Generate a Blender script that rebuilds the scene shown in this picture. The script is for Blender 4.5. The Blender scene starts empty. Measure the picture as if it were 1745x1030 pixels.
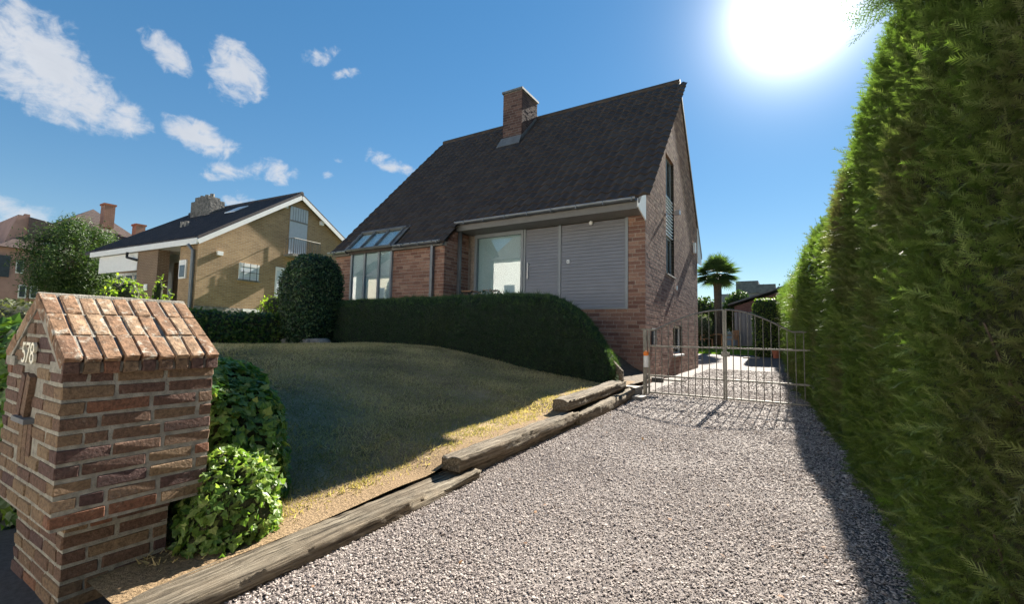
import bpy, math, random
import numpy as np
from mathutils import Vector, Matrix, noise as mnoise
random.seed(7)
RNG = np.random.default_rng(7)
SC = bpy.context.scene
COL = SC.collection
R = math.radians

# ------------------------------------------------------------------ camera, sky, sun, exposure
EYE = Vector((0.0, 0.0, 1.35))
YAW, PITCH, ROLL = R(31.274), R(4.185), R(1.15)
cam = bpy.data.cameras.new('camera')
cam.sensor_width = 36.0
cam.lens = 36.0 * 766.887 / 1745.0
cam.clip_start = 0.05
cam.clip_end = 3000.0
cam_o = bpy.data.objects.new('camera', cam)
COL.objects.link(cam_o)
fw = Vector((-math.sin(YAW) * math.cos(PITCH), math.cos(YAW) * math.cos(PITCH), math.sin(PITCH)))
rt = Vector((math.cos(YAW), math.sin(YAW), 0))
up = rt.cross(fw)
rt2 = rt * math.cos(ROLL) + up * math.sin(ROLL)
up2 = up * math.cos(ROLL) - rt * math.sin(ROLL)
M3 = Matrix((rt2, up2, -fw)).transposed()
cam_o.matrix_world = Matrix.Translation(EYE) @ M3.to_4x4()
SC.camera = cam_o

SUN_EL, SUN_AZ = R(33.2), R(1.7)          # azimuth measured from +Y towards +X
sun_dir = Vector((math.sin(SUN_AZ) * math.cos(SUN_EL), math.cos(SUN_AZ) * math.cos(SUN_EL), math.sin(SUN_EL)))
sl = bpy.data.lights.new('sun', 'SUN')
sl.energy = 5.0
sl.angle = R(0.55)
sl.color = (1.0, 0.93, 0.82)
so = bpy.data.objects.new('sun', sl)
COL.objects.link(so)
so.rotation_euler = (-sun_dir).to_track_quat('-Z', 'Y').to_euler()

SC.view_settings.view_transform = 'Standard'
SC.view_settings.look = 'None'
SC.view_settings.gamma = 1.0
SC.view_settings.exposure = 1.95
SC.cycles.max_bounces = 8
SC.cycles.transparent_max_bounces = 12
SC.cycles.sample_clamp_indirect = 6.0
SC.cycles.use_denoising = True
SC.cycles.denoising_prefilter = 'NONE'
SC.cycles.use_adaptive_sampling = False

W = bpy.data.worlds.new('World')
SC.world = W
W.use_nodes = True
wn, wl = W.node_tree.nodes, W.node_tree.links
wn.clear()


class NT:
    """small helper for wiring maths nodes"""
    def __init__(s, tree): s.t = tree
    def node(s, kind, **kw):
        n = s.t.nodes.new(kind)
        for k, v in kw.items(): setattr(n, k, v)
        return n
    def put(s, sock, v):
        if isinstance(v, bpy.types.NodeSocket): s.t.links.new(v, sock)
        elif v is not None: sock.default_value = v
    def m(s, op, a, b=None, c=None, clamp=False):
        n = s.node('ShaderNodeMath', operation=op, use_clamp=clamp)
        for i, v in enumerate((a, b, c)):
            if v is not None: s.put(n.inputs[i], v)
        return n.outputs[0]
    def ramp(s, fac, stops, interp='LINEAR'):
        n = s.node('ShaderNodeValToRGB')
        n.color_ramp.interpolation = interp
        el = n.color_ramp.elements
        while len(el) < len(stops): el.new(0.5)
        for e, (p, c) in zip(el, stops):
            e.position = p
            e.color = (*c, 1) if len(c) == 3 else c
        s.put(n.inputs[0], fac)
        return n.outputs[0]
    def mix(s, fac, a, b, blend='MIX'):
        n = s.node('ShaderNodeMix', data_type='RGBA', blend_type=blend)
        s.put(n.inputs['Factor'], fac)
        for sock, v in ((n.inputs[6], a), (n.inputs[7], b)):
            s.put(sock, (*v, 1) if isinstance(v, tuple) and len(v) == 3 else v)
        return n.outputs[2]
    def noise(s, vec, scale, detail=4.0, rough=0.55, dist=0.0):
        n = s.node('ShaderNodeTexNoise')
        if vec is not None: s.put(n.inputs['Vector'], vec)
        n.inputs['Scale'].default_value = scale
        n.inputs['Detail'].default_value = detail
        n.inputs['Roughness'].default_value = rough
        n.inputs['Distortion'].default_value = dist
        return n.outputs['Fac']


w = NT(W.node_tree)
sky = w.node('ShaderNodeTexSky', sky_type='NISHITA')
sky.sun_disc = False
sky.sun_elevation = SUN_EL
sky.sun_rotation = SUN_AZ
sky.altitude = 50
sky.air_density = 1.0
sky.dust_density = 0.0
sky.ozone_density = 1.7
tc = w.node('ShaderNodeTexCoord')
sep = w.node('ShaderNodeSeparateXYZ')
wl.new(tc.outputs['Generated'], sep.inputs[0])
dx, dy, dz = sep.outputs
# bright haze close round the sun
vm = w.node('ShaderNodeVectorMath', operation='DOT_PRODUCT')
wl.new(tc.outputs['Generated'], vm.inputs[0])
vm.inputs[1].default_value = sun_dir
ang = w.m('ARCCOSINE', w.m('MINIMUM', vm.outputs['Value'], 0.999999))
g1 = w.m('MULTIPLY', w.m('EXPONENT', w.m('MULTIPLY', ang, -1.0 / R(2.1))), 55.0)
g2 = w.m('MULTIPLY', w.m('EXPONENT', w.m('MULTIPLY', ang, -1.0 / R(7.0))), 1.6)
glow = w.m('ADD', g1, g2)
# fair-weather clouds in azimuth / elevation
az = w.m('ARCTAN2', dx, dy)
el = w.m('ARCSINE', dz)
azel = w.node('ShaderNodeCombineXYZ')
w.put(azel.inputs[0], az); w.put(azel.inputs[1], el)
mp = w.node('ShaderNodeMapping')
mp.inputs['Rotation'].default_value = (0, 0, R(35))
mp.inputs['Scale'].default_value = (1.0, 1.8, 1.0)
wl.new(azel.outputs[0], mp.inputs[0])
n_big = w.noise(mp.outputs[0], 13.0, 7.0, 0.62, 0.4)
n_thin = w.noise(azel.outputs[0], 34.0, 5.0, 0.6, 0.6)
rough_n = w.m('ADD', w.m('MULTIPLY', w.m('SUBTRACT', n_big, 0.5), 3.2), w.m('MULTIPLY', w.m('SUBTRACT', n_thin, 0.5), 2.2))
CLOUDS = [  # azimuth, elevation, half length, half height (degrees), tilt, thickness
    (-79.93, 22.37, 4.19, 3.26, -31.8, 1.50),
    (-77.43, 20.76, 4.39, 2.74, -24.2, 1.40),
    (-73.47, 19.43, 2.03, 1.61, -1.3, 1.20),
    (-70.33, 26.42, 2.04, 1.35, -32.7, 1.10),
    (-64.38, 26.60, 2.92, 2.33, -27.9, 1.15),
    (-55.65, 30.25, 1.77, 0.87, 18.0, 0.80),
    (-53.11, 28.84, 1.36, 0.45, 19.0, 0.50),
    (-66.58, 19.40, 3.42, 1.42, -20.0, 1.20),
    (-63.21, 17.07, 3.50, 1.02, 16.5, 1.00),
    (-59.49, 17.64, 2.19, 1.14, 1.4, 1.10),
    (-64.42, 17.13, 1.60, 0.83, 11.9, 0.80),
    (-47.12, 20.34, 2.97, 0.89, -16.2, 0.95),
    (-54.19, 18.17, 0.54, 0.60, -35.0, 0.50),
    (-79.14, 9.17, 4.00, 1.40, -9.3, 0.90),
    (-63.01, 13.72, 1.64, 0.87, 3.7, 0.70),
    (-52.61, 19.51, 0.98, 0.40, -29.1, 0.40),
]
field = None
for (ca, ce, la, lb, tilt, dens) in CLOUDS:
    la, lb = la * 1.12, lb * 1.25
    a_ = w.m('MULTIPLY', w.m('SUBTRACT', az, R(ca)), math.cos(R(ce)))
    e_ = w.m('SUBTRACT', el, R(ce))
    c_, s_ = math.cos(R(tilt)), math.sin(R(tilt))
    u = w.m('DIVIDE', w.m('ADD', w.m('MULTIPLY', a_, c_), w.m('MULTIPLY', e_, s_)), R(la))
    v = w.m('DIVIDE', w.m('SUBTRACT', w.m('MULTIPLY', e_, c_), w.m('MULTIPLY', a_, s_)), R(lb))
    rr = w.m('ADD', w.m('MULTIPLY', u, u), w.m('MULTIPLY', v, v))
    f = w.m('MULTIPLY', w.m('SUBTRACT', 1.0, rr), dens)
    field = f if field is None else w.m('MAXIMUM', field, f)
dn = w.m('ADD', field, w.m('MULTIPLY', rough_n, 0.95))
mr = w.node('ShaderNodeMapRange', interpolation_type='SMOOTHSTEP')
w.put(mr.inputs[0], dn)
mr.inputs[1].default_value = 0.10
mr.inputs[2].default_value = 1.35
cmask = mr.outputs[0]
shade = w.m('MULTIPLY', w.m('SUBTRACT', 1.0, w.m('MULTIPLY', cmask, w.m('MULTIPLY', n_big, 0.62))), 1.0)
ccol = w.mix(shade, (0.115, 0.13, 0.155), (0.215, 0.22, 0.23))
SKY_GAIN = 0.05
skyc = w.node('ShaderNodeVectorMath', operation='SCALE')
hs = w.node('ShaderNodeHueSaturation')
hs.inputs['Saturation'].default_value = 1.62
hs.inputs['Value'].default_value = 1.20
gm = w.node('ShaderNodeGamma')
gm.inputs['Gamma'].default_value = 0.66
wl.new(sky.outputs[0], gm.inputs[0])
wl.new(gm.outputs[0], hs.inputs['Color'])
wl.new(hs.outputs[0], skyc.inputs[0]); skyc.inputs['Scale'].default_value = SKY_GAIN
cl = w.mix(w.m('MULTIPLY', cmask, 0.92), skyc.outputs[0], ccol)
glc = w.node('ShaderNodeVectorMath', operation='SCALE')
glc.inputs[0].default_value = (1.0, 0.95, 0.88)
w.put(glc.inputs['Scale'], w.m('MULTIPLY', glow, SKY_GAIN))
tot = w.node('ShaderNodeVectorMath', operation='ADD')
wl.new(cl, tot.inputs[0]); wl.new(glc.outputs[0], tot.inputs[1])
bg = w.node('ShaderNodeBackground')
wl.new(tot.outputs[0], bg.inputs[0])
bg.inputs[1].default_value = 1.0
wo = w.node('ShaderNodeOutputWorld')
wl.new(bg.outputs[0], wo.inputs[0])
W.cycles.sampling_method = 'MANUAL'
W.cycles.sample_map_resolution = 1024

# ------------------------------------------------------------------ materials
MATS = {}


def base_mat(name):
    m = bpy.data.materials.new(name)
    m.use_nodes = True
    t = NT(m.node_tree)
    p = m.node_tree.nodes['Principled BSDF']
    MATS[name] = m
    return m, t, p


def bump(t, p, h, strength, dist):
    b = t.node('ShaderNodeBump')
    b.inputs['Strength'].default_value = strength
    b.inputs['Distance'].default_value = dist
    t.put(b.inputs['Height'], h)
    t.t.links.new(b.outputs[0], p.inputs['Normal'])


def pos(t):
    return t.node('ShaderNodeNewGeometry').outputs['Position']


def rnd(t):
    return t.node('ShaderNodeAttribute', attribute_name='rnd').outputs['Fac']


def plain(name, c, rough=0.7, metal=0.0, var=0.12, scale=6.0, bmp=0.0, bscale=60.0, bd=0.004, spec=0.4):
    m, t, p = base_mat(name)
    n = t.noise(pos(t), scale, 5.0)
    lo = tuple(x * (1 - var) for x in c)
    hi = tuple(min(1, x * (1 + var)) for x in c)
    t.put(p.inputs['Base Color'], t.ramp(n, [(0.3, lo), (0.7, hi)]))
    p.inputs['Roughness'].default_value = rough
    p.inputs['Metallic'].default_value = metal
    p.inputs['Specular IOR Level'].default_value = spec
    if bmp: bump(t, p, t.noise(pos(t), bscale, 4.0), bmp, bd)
    return m


def pieces(name, stops, rough=0.88, grain=45.0, gvar=0.35, bmp=0.6, bd=0.006, spots=None, spec=0.25):
    """bricks, tiles, stones: colour by each piece's own random value, with grain"""
    m, t, p = base_mat(name)
    c = t.ramp(rnd(t), stops)
    P = pos(t)
    n = t.noise(P, grain, 5.0, 0.65)
    c = t.mix(1.0, c, t.ramp(n, [(0.25, (1 - gvar,) * 3), (0.75, (1 + gvar * 0.6,) * 3)]), 'MULTIPLY')
    if spots:
        sc_, lo, hi, col = spots
        k = t.ramp(t.noise(P, sc_, 6.0, 0.7), [(lo, (0, 0, 0)), (hi, (1, 1, 1))])
        c = t.mix(k, c, col)
    t.put(p.inputs['Base Color'], c)
    p.inputs['Roughness'].default_value = rough
    p.inputs['Specular IOR Level'].default_value = spec
    bump(t, p, n, bmp, bd)
    return m


def leafy(name, stops, trans=0.35, rough=0.55, spec=0.35, tcol=None, patch=None):
    m, t, p = base_mat(name)
    c = t.ramp(rnd(t), stops)
    if patch:
        sc_, lo, hi, col = patch
        c = t.mix(t.ramp(t.noise(pos(t), sc_, 3.0), [(lo, (0, 0, 0)), (hi, (1, 1, 1))]), c, col)
    t.put(p.inputs['Base Color'], c)
    p.inputs['Roughness'].default_value = rough
    p.inputs['Specular IOR Level'].default_value = spec
    tr = t.node('ShaderNodeBsdfTranslucent')
    t.put(tr.inputs[0], t.mix(1.0, c, tcol or (1.5, 1.6, 0.7), 'MULTIPLY'))
    mx = t.node('ShaderNodeMixShader')
    mx.inputs[0].default_value = trans
    out = m.node_tree.nodes['Material Output']
    t.t.links.new(p.outputs[0], mx.inputs[1])
    t.t.links.new(tr.outputs[0], mx.inputs[2])
    t.t.links.new(mx.outputs[0], out.inputs[0])
    return m


def far_brick(name, c1, c2, mortar, sx, sz, rough=0.9, axis='X'):
    """brickwork too far off to tell the bricks apart; axis = the wall's normal"""
    m, t, p = base_mat(name)
    s3 = t.node('ShaderNodeSeparateXYZ'); t.put(s3.inputs[0], pos(t))
    cb = t.node('ShaderNodeCombineXYZ')
    u = t.m('ADD', s3.outputs[0], s3.outputs[1])
    t.put(cb.inputs[0], u); t.put(cb.inputs[1], s3.outputs[2])
    b = t.node('ShaderNodeTexBrick')
    t.put(b.inputs['Vector'], cb.outputs[0])
    b.inputs['Color1'].default_value = (*c1, 1)
    b.inputs['Color2'].default_value = (*c2, 1)
    b.inputs['Mortar'].default_value = (*mortar, 1)
    b.inputs['Scale'].default_value = 1.0
    b.inputs['Brick Width'].default_value = sx
    b.inputs['Row Height'].default_value = sz
    b.inputs['Mortar Size'].default_value = 0.010
    b.inputs['Mortar Smooth'].default_value = 0.3
    n = t.noise(pos(t), 1.2, 6.0)
    t.put(p.inputs['Base Color'], t.mix(1.0, b.outputs[0], t.ramp(n, [(0.3, (0.8,) * 3), (0.7, (1.15,) * 3)]), 'MULTIPLY'))
    p.inputs['Roughness'].default_value = rough
    bump(t, p, b.outputs[1], -0.5, 0.01)
    return m


pieces('house_brick', [(0.0, (0.165, 0.083, 0.062)), (0.4, (0.235, 0.125, 0.09)), (0.75, (0.295, 0.165, 0.118)), (1.0, (0.35, 0.215, 0.155))], gvar=0.3, bmp=0.4, bd=0.004, grain=38)
pieces('chimney_brick', [(0.0, (0.07, 0.04, 0.036)), (0.5, (0.11, 0.062, 0.052)), (1.0, (0.16, 0.095, 0.075))], gvar=0.4, bmp=0.7, bd=0.008, grain=30)
pieces('pillar_brick', [(0.0, (0.085, 0.05, 0.048)), (0.3, (0.125, 0.073, 0.054)), (0.6, (0.17, 0.11, 0.07)), (0.9, (0.205, 0.14, 0.085)), (1.0, (0.18, 0.065, 0.042))], grain=60, gvar=0.6, bmp=1.0, bd=0.008, spots=(26, 0.62, 0.78, (0.30, 0.25, 0.19)))
pieces('cap_brick', [(0.0, (0.17, 0.098, 0.062)), (0.5, (0.25, 0.15, 0.088)), (1.0, (0.30, 0.205, 0.13))], grain=26, gvar=0.7, bmp=1.0, bd=0.01, spots=(18, 0.55, 0.66, (0.40, 0.365, 0.30)))
plain('chimney_mortar', (0.16, 0.145, 0.13), 0.95, var=0.3, scale=10)
plain('mortar', (0.33, 0.275, 0.225), 0.95, var=0.25, scale=14, bmp=0.8, bscale=90, bd=0.006, spec=0.1)
plain('pillar_mortar', (0.26, 0.245, 0.21), 0.95, var=0.35, scale=22, bmp=0.9, bscale=120, bd=0.006, spec=0.1)
pieces('roof_tile', [(0.0, (0.056, 0.042, 0.035)), (0.6, (0.068, 0.052, 0.042)), (1.0, (0.082, 0.063, 0.050))], rough=0.75, grain=70, gvar=0.35, bmp=0.3, spots=(11, 0.70, 0.80, (0.14, 0.13, 0.10)), spec=0.3)
plain('zinc', (0.16, 0.175, 0.19), 0.42, 0.6, 0.2, 3.0)
plain('fascia', (0.155, 0.148, 0.135), 0.6, var=0.08)
plain('soffit', (0.21, 0.20, 0.18), 0.7, var=0.08)
plain('white_paint', (0.72, 0.72, 0.70), 0.5, var=0.05)
plain('grey_paint', (0.20, 0.205, 0.225), 0.45, var=0.06, scale=3)
plain('frame_grey', (0.22, 0.24, 0.25), 0.45, var=0.06)
plain('panel_pale', (0.42, 0.46, 0.50), 0.5, var=0.05)
plain('panel_white', (0.68, 0.70, 0.72), 0.5, var=0.04)
plain('pale_blind', (0.55, 0.60, 0.64), 0.4, var=0.08)
plain('dark_glass', (0.06, 0.07, 0.085), 0.12, var=0.2, spec=0.8)
plain('roll_light', (0.15, 0.115, 0.105), 0.7)
plain('curtain', (0.66, 0.70, 0.70), 0.9, var=0.05, scale=2)
plain('dark_inside', (0.03, 0.032, 0.035), 0.9)
plain('steel', (0.55, 0.55, 0.55), 0.3, 0.9, 0.1)
plain('gate_metal', (0.19, 0.18, 0.155), 0.5, 0.35, 0.25, 14.0)
plain('lead', (0.17, 0.17, 0.165), 0.6, 0.3, 0.25, 5.0)
plain('plastic_white', (0.75, 0.75, 0.73), 0.4, var=0.03)
plain('amber', (0.85, 0.22, 0.03), 0.3, var=0.05)
plain('black_plastic', (0.03, 0.03, 0.032), 0.4)
plain('number_enamel', (0.62, 0.58, 0.46), 0.4, var=0.05)
plain('concrete_road', (0.34, 0.33, 0.31), 0.9, var=0.12, scale=2)
plain('asphalt', (0.055, 0.058, 0.065), 0.92, var=0.3, scale=40, bmp=0.6, bscale=160, bd=0.004)
plain('paving', (0.30, 0.28, 0.25), 0.9, var=0.2, scale=5, bmp=0.3)
plain('soil', (0.10, 0.075, 0.05), 0.95, var=0.4, scale=9, bmp=0.8, bscale=30, bd=0.03)
plain('bark', (0.09, 0.07, 0.05), 0.95, var=0.4, scale=12, bmp=0.8, bscale=30, bd=0.02)
plain('teak', (0.36, 0.20, 0.10), 0.7, var=0.2, scale=10)
plain('terracotta', (0.34, 0.12, 0.07), 0.8, var=0.15)
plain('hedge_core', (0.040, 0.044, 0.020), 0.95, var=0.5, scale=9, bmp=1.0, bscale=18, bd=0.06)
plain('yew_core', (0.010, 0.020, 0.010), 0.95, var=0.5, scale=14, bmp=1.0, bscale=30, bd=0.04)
plain('far_field', (0.10, 0.12, 0.045), 0.95, var=0.3, scale=0.2)
plain('stack_stone', (0.13, 0.125, 0.115), 0.9, var=0.5, scale=5, bmp=0.9, bscale=8, bd=0.06)
plain('stone', (0.20, 0.19, 0.17), 0.9, var=0.4, scale=7, bmp=0.9, bscale=10, bd=0.05)
plain('shed_brick', (0.16, 0.085, 0.075), 0.9, var=0.3, scale=8)
plain('slate', (0.13, 0.135, 0.145), 0.7, var=0.3, scale=4)
plain('pink_wall', (0.36, 0.215, 0.175), 0.9, var=0.15, scale=1.5, bmp=0.2, bscale=8)
plain('bright_render', (0.78, 0.77, 0.73), 0.85, var=0.05, scale=1.0)
plain('cream_render', (0.66, 0.60, 0.48), 0.85, var=0.05, scale=1.0)
far_brick('tan_brick', (0.36, 0.235, 0.12), (0.27, 0.17, 0.085), (0.34, 0.275, 0.19), 0.23, 0.078)
far_brick('brown_brick', (0.20, 0.125, 0.075), (0.16, 0.10, 0.06), (0.26, 0.21, 0.15), 0.23, 0.078)
far_brick('red_brick', (0.36, 0.15, 0.10), (0.28, 0.12, 0.085), (0.38, 0.28, 0.22), 0.23, 0.078)
leafy('conifer', [(0.0, (0.08, 0.11, 0.034)), (0.4, (0.125, 0.18, 0.046)), (0.8, (0.175, 0.23, 0.06)), (1.0, (0.23, 0.275, 0.085))], 0.34, tcol=(1.0, 1.3, 0.5), patch=(0.8, 0.50, 0.70, (0.14, 0.12, 0.065)))
leafy('conifer_bright', [(0.0, (0.10, 0.20, 0.03)), (1.0, (0.20, 0.32, 0.05))], 0.5)  # brighter greens; on the hedge they stand for sprigs in the sun
leafy('yew_tip', [(0.0, (0.04, 0.085, 0.03)), (1.0, (0.10, 0.16, 0.05))], 0.35, 0.5)
leafy('dry_leaf', [(0.0, (0.12, 0.06, 0.03)), (1.0, (0.30, 0.15, 0.06))], 0.2, 0.7)
leafy('yew', [(0.0, (0.020, 0.050, 0.022)), (0.7, (0.036, 0.082, 0.032)), (1.0, (0.075, 0.13, 0.045))], 0.25, 0.5, patch=(1.6, 0.52, 0.68, (0.055, 0.085, 0.03)))
leafy('box_leaf', [(0.0, (0.020, 0.046, 0.020)), (0.7, (0.042, 0.085, 0.034)), (1.0, (0.09, 0.14, 0.05))], 0.25, 0.35, patch=(2.0, 0.52, 0.68, (0.06, 0.09, 0.03)))
leafy('ivy_leaf', [(0.0, (0.07, 0.15, 0.04)), (0.5, (0.12, 0.24, 0.06)), (0.85, (0.18, 0.31, 0.075)), (1.0, (0.32, 0.37, 0.10))], 0.35, 0.4)
leafy('ivy_young', [(0.0, (0.06, 0.13, 0.025)), (0.6, (0.15, 0.24, 0.05)), (1.0, (0.30, 0.36, 0.12))], 0.4, 0.4)
leafy('ivy_street', [(0.0, (0.03, 0.07, 0.018)), (0.6, (0.08, 0.16, 0.03)), (1.0, (0.17, 0.25, 0.045))], 0.4, 0.45)
leafy('olive_hedge', [(0.0, (0.04, 0.055, 0.02)), (1.0, (0.11, 0.12, 0.045))], 0.3)
leafy('beech_leaf', [(0.0, (0.035, 0.07, 0.016)), (0.5, (0.07, 0.125, 0.025)), (1.0, (0.14, 0.19, 0.04))], 0.45, 0.4)
leafy('bright_leaf', [(0.0, (0.12, 0.20, 0.02)), (1.0, (0.24, 0.32, 0.04))], 0.5)
leafy('tree_leaf', [(0.0, (0.022, 0.050, 0.018)), (0.6, (0.045, 0.085, 0.026)), (1.0, (0.09, 0.13, 0.04))], 0.35)
leafy('palm_leaf', [(0.0, (0.04, 0.075, 0.03)), (1.0, (0.09, 0.14, 0.05))], 0.35)
leafy('olive_leaf', [(0.0, (0.07, 0.10, 0.06)), (1.0, (0.17, 0.21, 0.13))], 0.3)
leafy('grass_blade', [(0.0, (0.21, 0.20, 0.08)), (0.3, (0.36, 0.295, 0.14)), (0.65, (0.50, 0.39, 0.215)), (1.0, (0.60, 0.48, 0.30))], 0.3, 0.7, 0.2)
leafy('pale_petal', [(0.0, (0.5, 0.3, 0.28)), (1.0, (0.7, 0.55, 0.5))], 0.3)
pieces('pebble', [(0.0, (0.21, 0.178, 0.168)), (0.25, (0.31, 0.265, 0.245)), (0.6, (0.41, 0.355, 0.325)), (1.0, (0.56, 0.50, 0.455))], grain=120, gvar=0.2, bmp=0.1, spec=0.2)

# glass: clear pane with a fresnel reflection
m, t, p = base_mat('glass')
lw = t.node('ShaderNodeLayerWeight')
gl = t.node('ShaderNodeBsdfGlossy'); gl.inputs['Roughness'].default_value = 0.0
tp = t.node('ShaderNodeBsdfTransparent'); tp.inputs[0].default_value = (0.86, 0.92, 0.92, 1)
mx = t.node('ShaderNodeMixShader')
t.put(mx.inputs[0], t.m('ADD', t.m('MULTIPLY', t.m('POWER', lw.outputs['Facing'], 4.0), 0.85), 0.12, clamp=True))
t.t.links.new(tp.outputs[0], mx.inputs[1]); t.t.links.new(gl.outputs[0], mx.inputs[2])
t.t.links.new(mx.outputs[0], m.node_tree.nodes['Material Output'].inputs[0])

# weathered sleeper wood: grain along Y
m, t, p = base_mat('sleeper_wood')
mpn = t.node('ShaderNodeMapping'); mpn.inputs['Scale'].default_value = (34, 1.1, 34)
t.put(mpn.inputs[0], pos(t))
n1 = t.noise(mpn.outputs[0], 1.6, 8.0, 0.7, 0.3)
n2 = t.noise(pos(t), 5.0, 4.0)
c = t.ramp(n1, [(0.38, (0.025, 0.021, 0.017)), (0.47, (0.14, 0.118, 0.088)), (0.60, (0.29, 0.25, 0.19)), (0.76, (0.42, 0.375, 0.295))])
c = t.mix(t.ramp(n2, [(0.35, (0, 0, 0)), (0.7, (0.55, 0.55, 0.55))]), c, (0.21, 0.165, 0.115))
t.put(p.inputs['Base Color'], c)
p.inputs['Roughness'].default_value = 0.92
p.inputs['Specular IOR Level'].default_value = 0.15
bump(t, p, n1, 1.0, 0.03)

# gravel bed under and beyond the loose stones
m, t, p = base_mat('gravel_bed')
vo = t.node('ShaderNodeTexVoronoi'); vo.inputs['Scale'].default_value = 58.0
t.put(vo.inputs['Vector'], pos(t))
sepc = t.node('ShaderNodeSeparateColor'); t.put(sepc.inputs[0], vo.outputs['Color'])
c = t.ramp(sepc.outputs[0], [(0.0, (0.075, 0.063, 0.06)), (0.3, (0.135, 0.113, 0.106)), (0.65, (0.20, 0.172, 0.158)), (1.0, (0.29, 0.255, 0.235))])
c = t.mix(1.0, c, t.ramp(vo.outputs['Distance'], [(0.25, (1, 1, 1)), (0.7, (0.45, 0.42, 0.40))]), 'MULTIPLY')  # darker at cell edges: shade between stones put into the colour
t.put(p.inputs['Base Color'], c)
p.inputs['Roughness'].default_value = 0.9
bump(t, p, vo.outputs['Distance'], -1.0, 0.02)

# lawn soil and thatch
m, t, p = base_mat('lawn_thatch')
P_ = pos(t)
n1 = t.m('ADD', t.m('MULTIPLY', t.noise(P_, 0.9, 5.0, 0.6), 0.6), t.m('MULTIPLY', t.noise(P_, 5.5, 5.0, 0.7), 0.4))
n2 = t.noise(P_, 60.0, 4.0, 0.7)
s3 = t.node('ShaderNodeSeparateXYZ'); t.put(s3.inputs[0], P_)
edge = t.m('ADD', s3.outputs[0], t.m('MULTIPLY', t.m('SUBTRACT', t.noise(P_, 3.0, 4.0), 0.5), 0.5))
mrn = t.node('ShaderNodeMapRange'); t.put(mrn.inputs[0], edge)
mrn.inputs[1].default_value = -3.15; mrn.inputs[2].default_value = -2.75
c = t.ramp(n1, [(0.38, (0.20, 0.15, 0.075)), (0.5, (0.35, 0.255, 0.14)), (0.62, (0.48, 0.355, 0.215))])
c = t.mix(t.m('MULTIPLY', mrn.outputs[0], 0.85), c, (0.30, 0.21, 0.125))
c = t.mix(1.0, c, t.ramp(n2, [(0.3, (0.4,) * 3), (0.7, (1.25,) * 3)]), 'MULTIPLY')
t.put(p.inputs['Base Color'], c)
p.inputs['Roughness'].default_value = 0.95
p.inputs['Specular IOR Level'].default_value = 0.1
bump(t, p, n2, 0.9, 0.02)

# far tiled roof (rows and columns of tiles)
for nm, c1, c2 in (('far_tile', (0.040, 0.034, 0.036), (0.06, 0.05, 0.05)), ('far_tile_red', (0.055, 0.036, 0.033), (0.08, 0.05, 0.045))):
    far_brick(nm, c1, c2, (0.11, 0.08, 0.072) if 'red' in nm else (0.02, 0.018, 0.02), 0.30, 0.26, 0.7)

# ------------------------------------------------------------------ mesh helpers
def root_loc(o):
    while o.parent: o = o.parent
    return np.array(o.location)


def mesh_data(name, V, F, mat=None, smooth=False, rv=None):
    me = bpy.data.meshes.new(name)
    V = np.asarray(V, dtype=np.float32)
    if isinstance(F, np.ndarray):
        n, k = F.shape
        me.vertices.add(len(V)); me.vertices.foreach_set('co', V.ravel())
        me.loops.add(n * k); me.loops.foreach_set('vertex_index', F.astype(np.int32).ravel())
        me.polygons.add(n); me.polygons.foreach_set('loop_start', np.arange(0, n * k, k, dtype=np.int32))
        me.update(calc_edges=True)
    else:
        me.from_pydata(V.tolist(), [], F)
    me.polygons.foreach_set('use_smooth', np.full(len(me.polygons), smooth, dtype=bool))
    if rv is not None:
        a = me.attributes.new('rnd', 'FLOAT', 'POINT')
        a.data.foreach_set('value', np.asarray(rv, dtype=np.float32))
    if mat: me.materials.append(MATS[mat])
    return me


def tag(o, label=None, cat=None, group=None, kind=None):
    if label: o['label'] = label
    if cat: o['category'] = cat
    if group: o['group'] = group
    if kind: o['kind'] = kind
    return o


def link(name, me, parent=None, loc=None):
    o = bpy.data.objects.new(name, me)
    COL.objects.link(o)
    if parent: o.parent = parent
    if loc is not None: o.location = loc
    return o


def mk(name, V, F, mat, parent=None, smooth=False, rv=None):
    """V in world coordinates"""
    V = np.asarray(V, dtype=float)
    if parent is not None: V = V - root_loc(parent)
    return link(name, mesh_data(name, V, F, mat, smooth, rv), parent)


def thing(name, loc, label, cat, group=None):
    o = bpy.data.objects.new(name, None)
    COL.objects.link(o)
    o.location = loc
    o.empty_display_size = 0.2
    return tag(o, label, cat, group)


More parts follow.
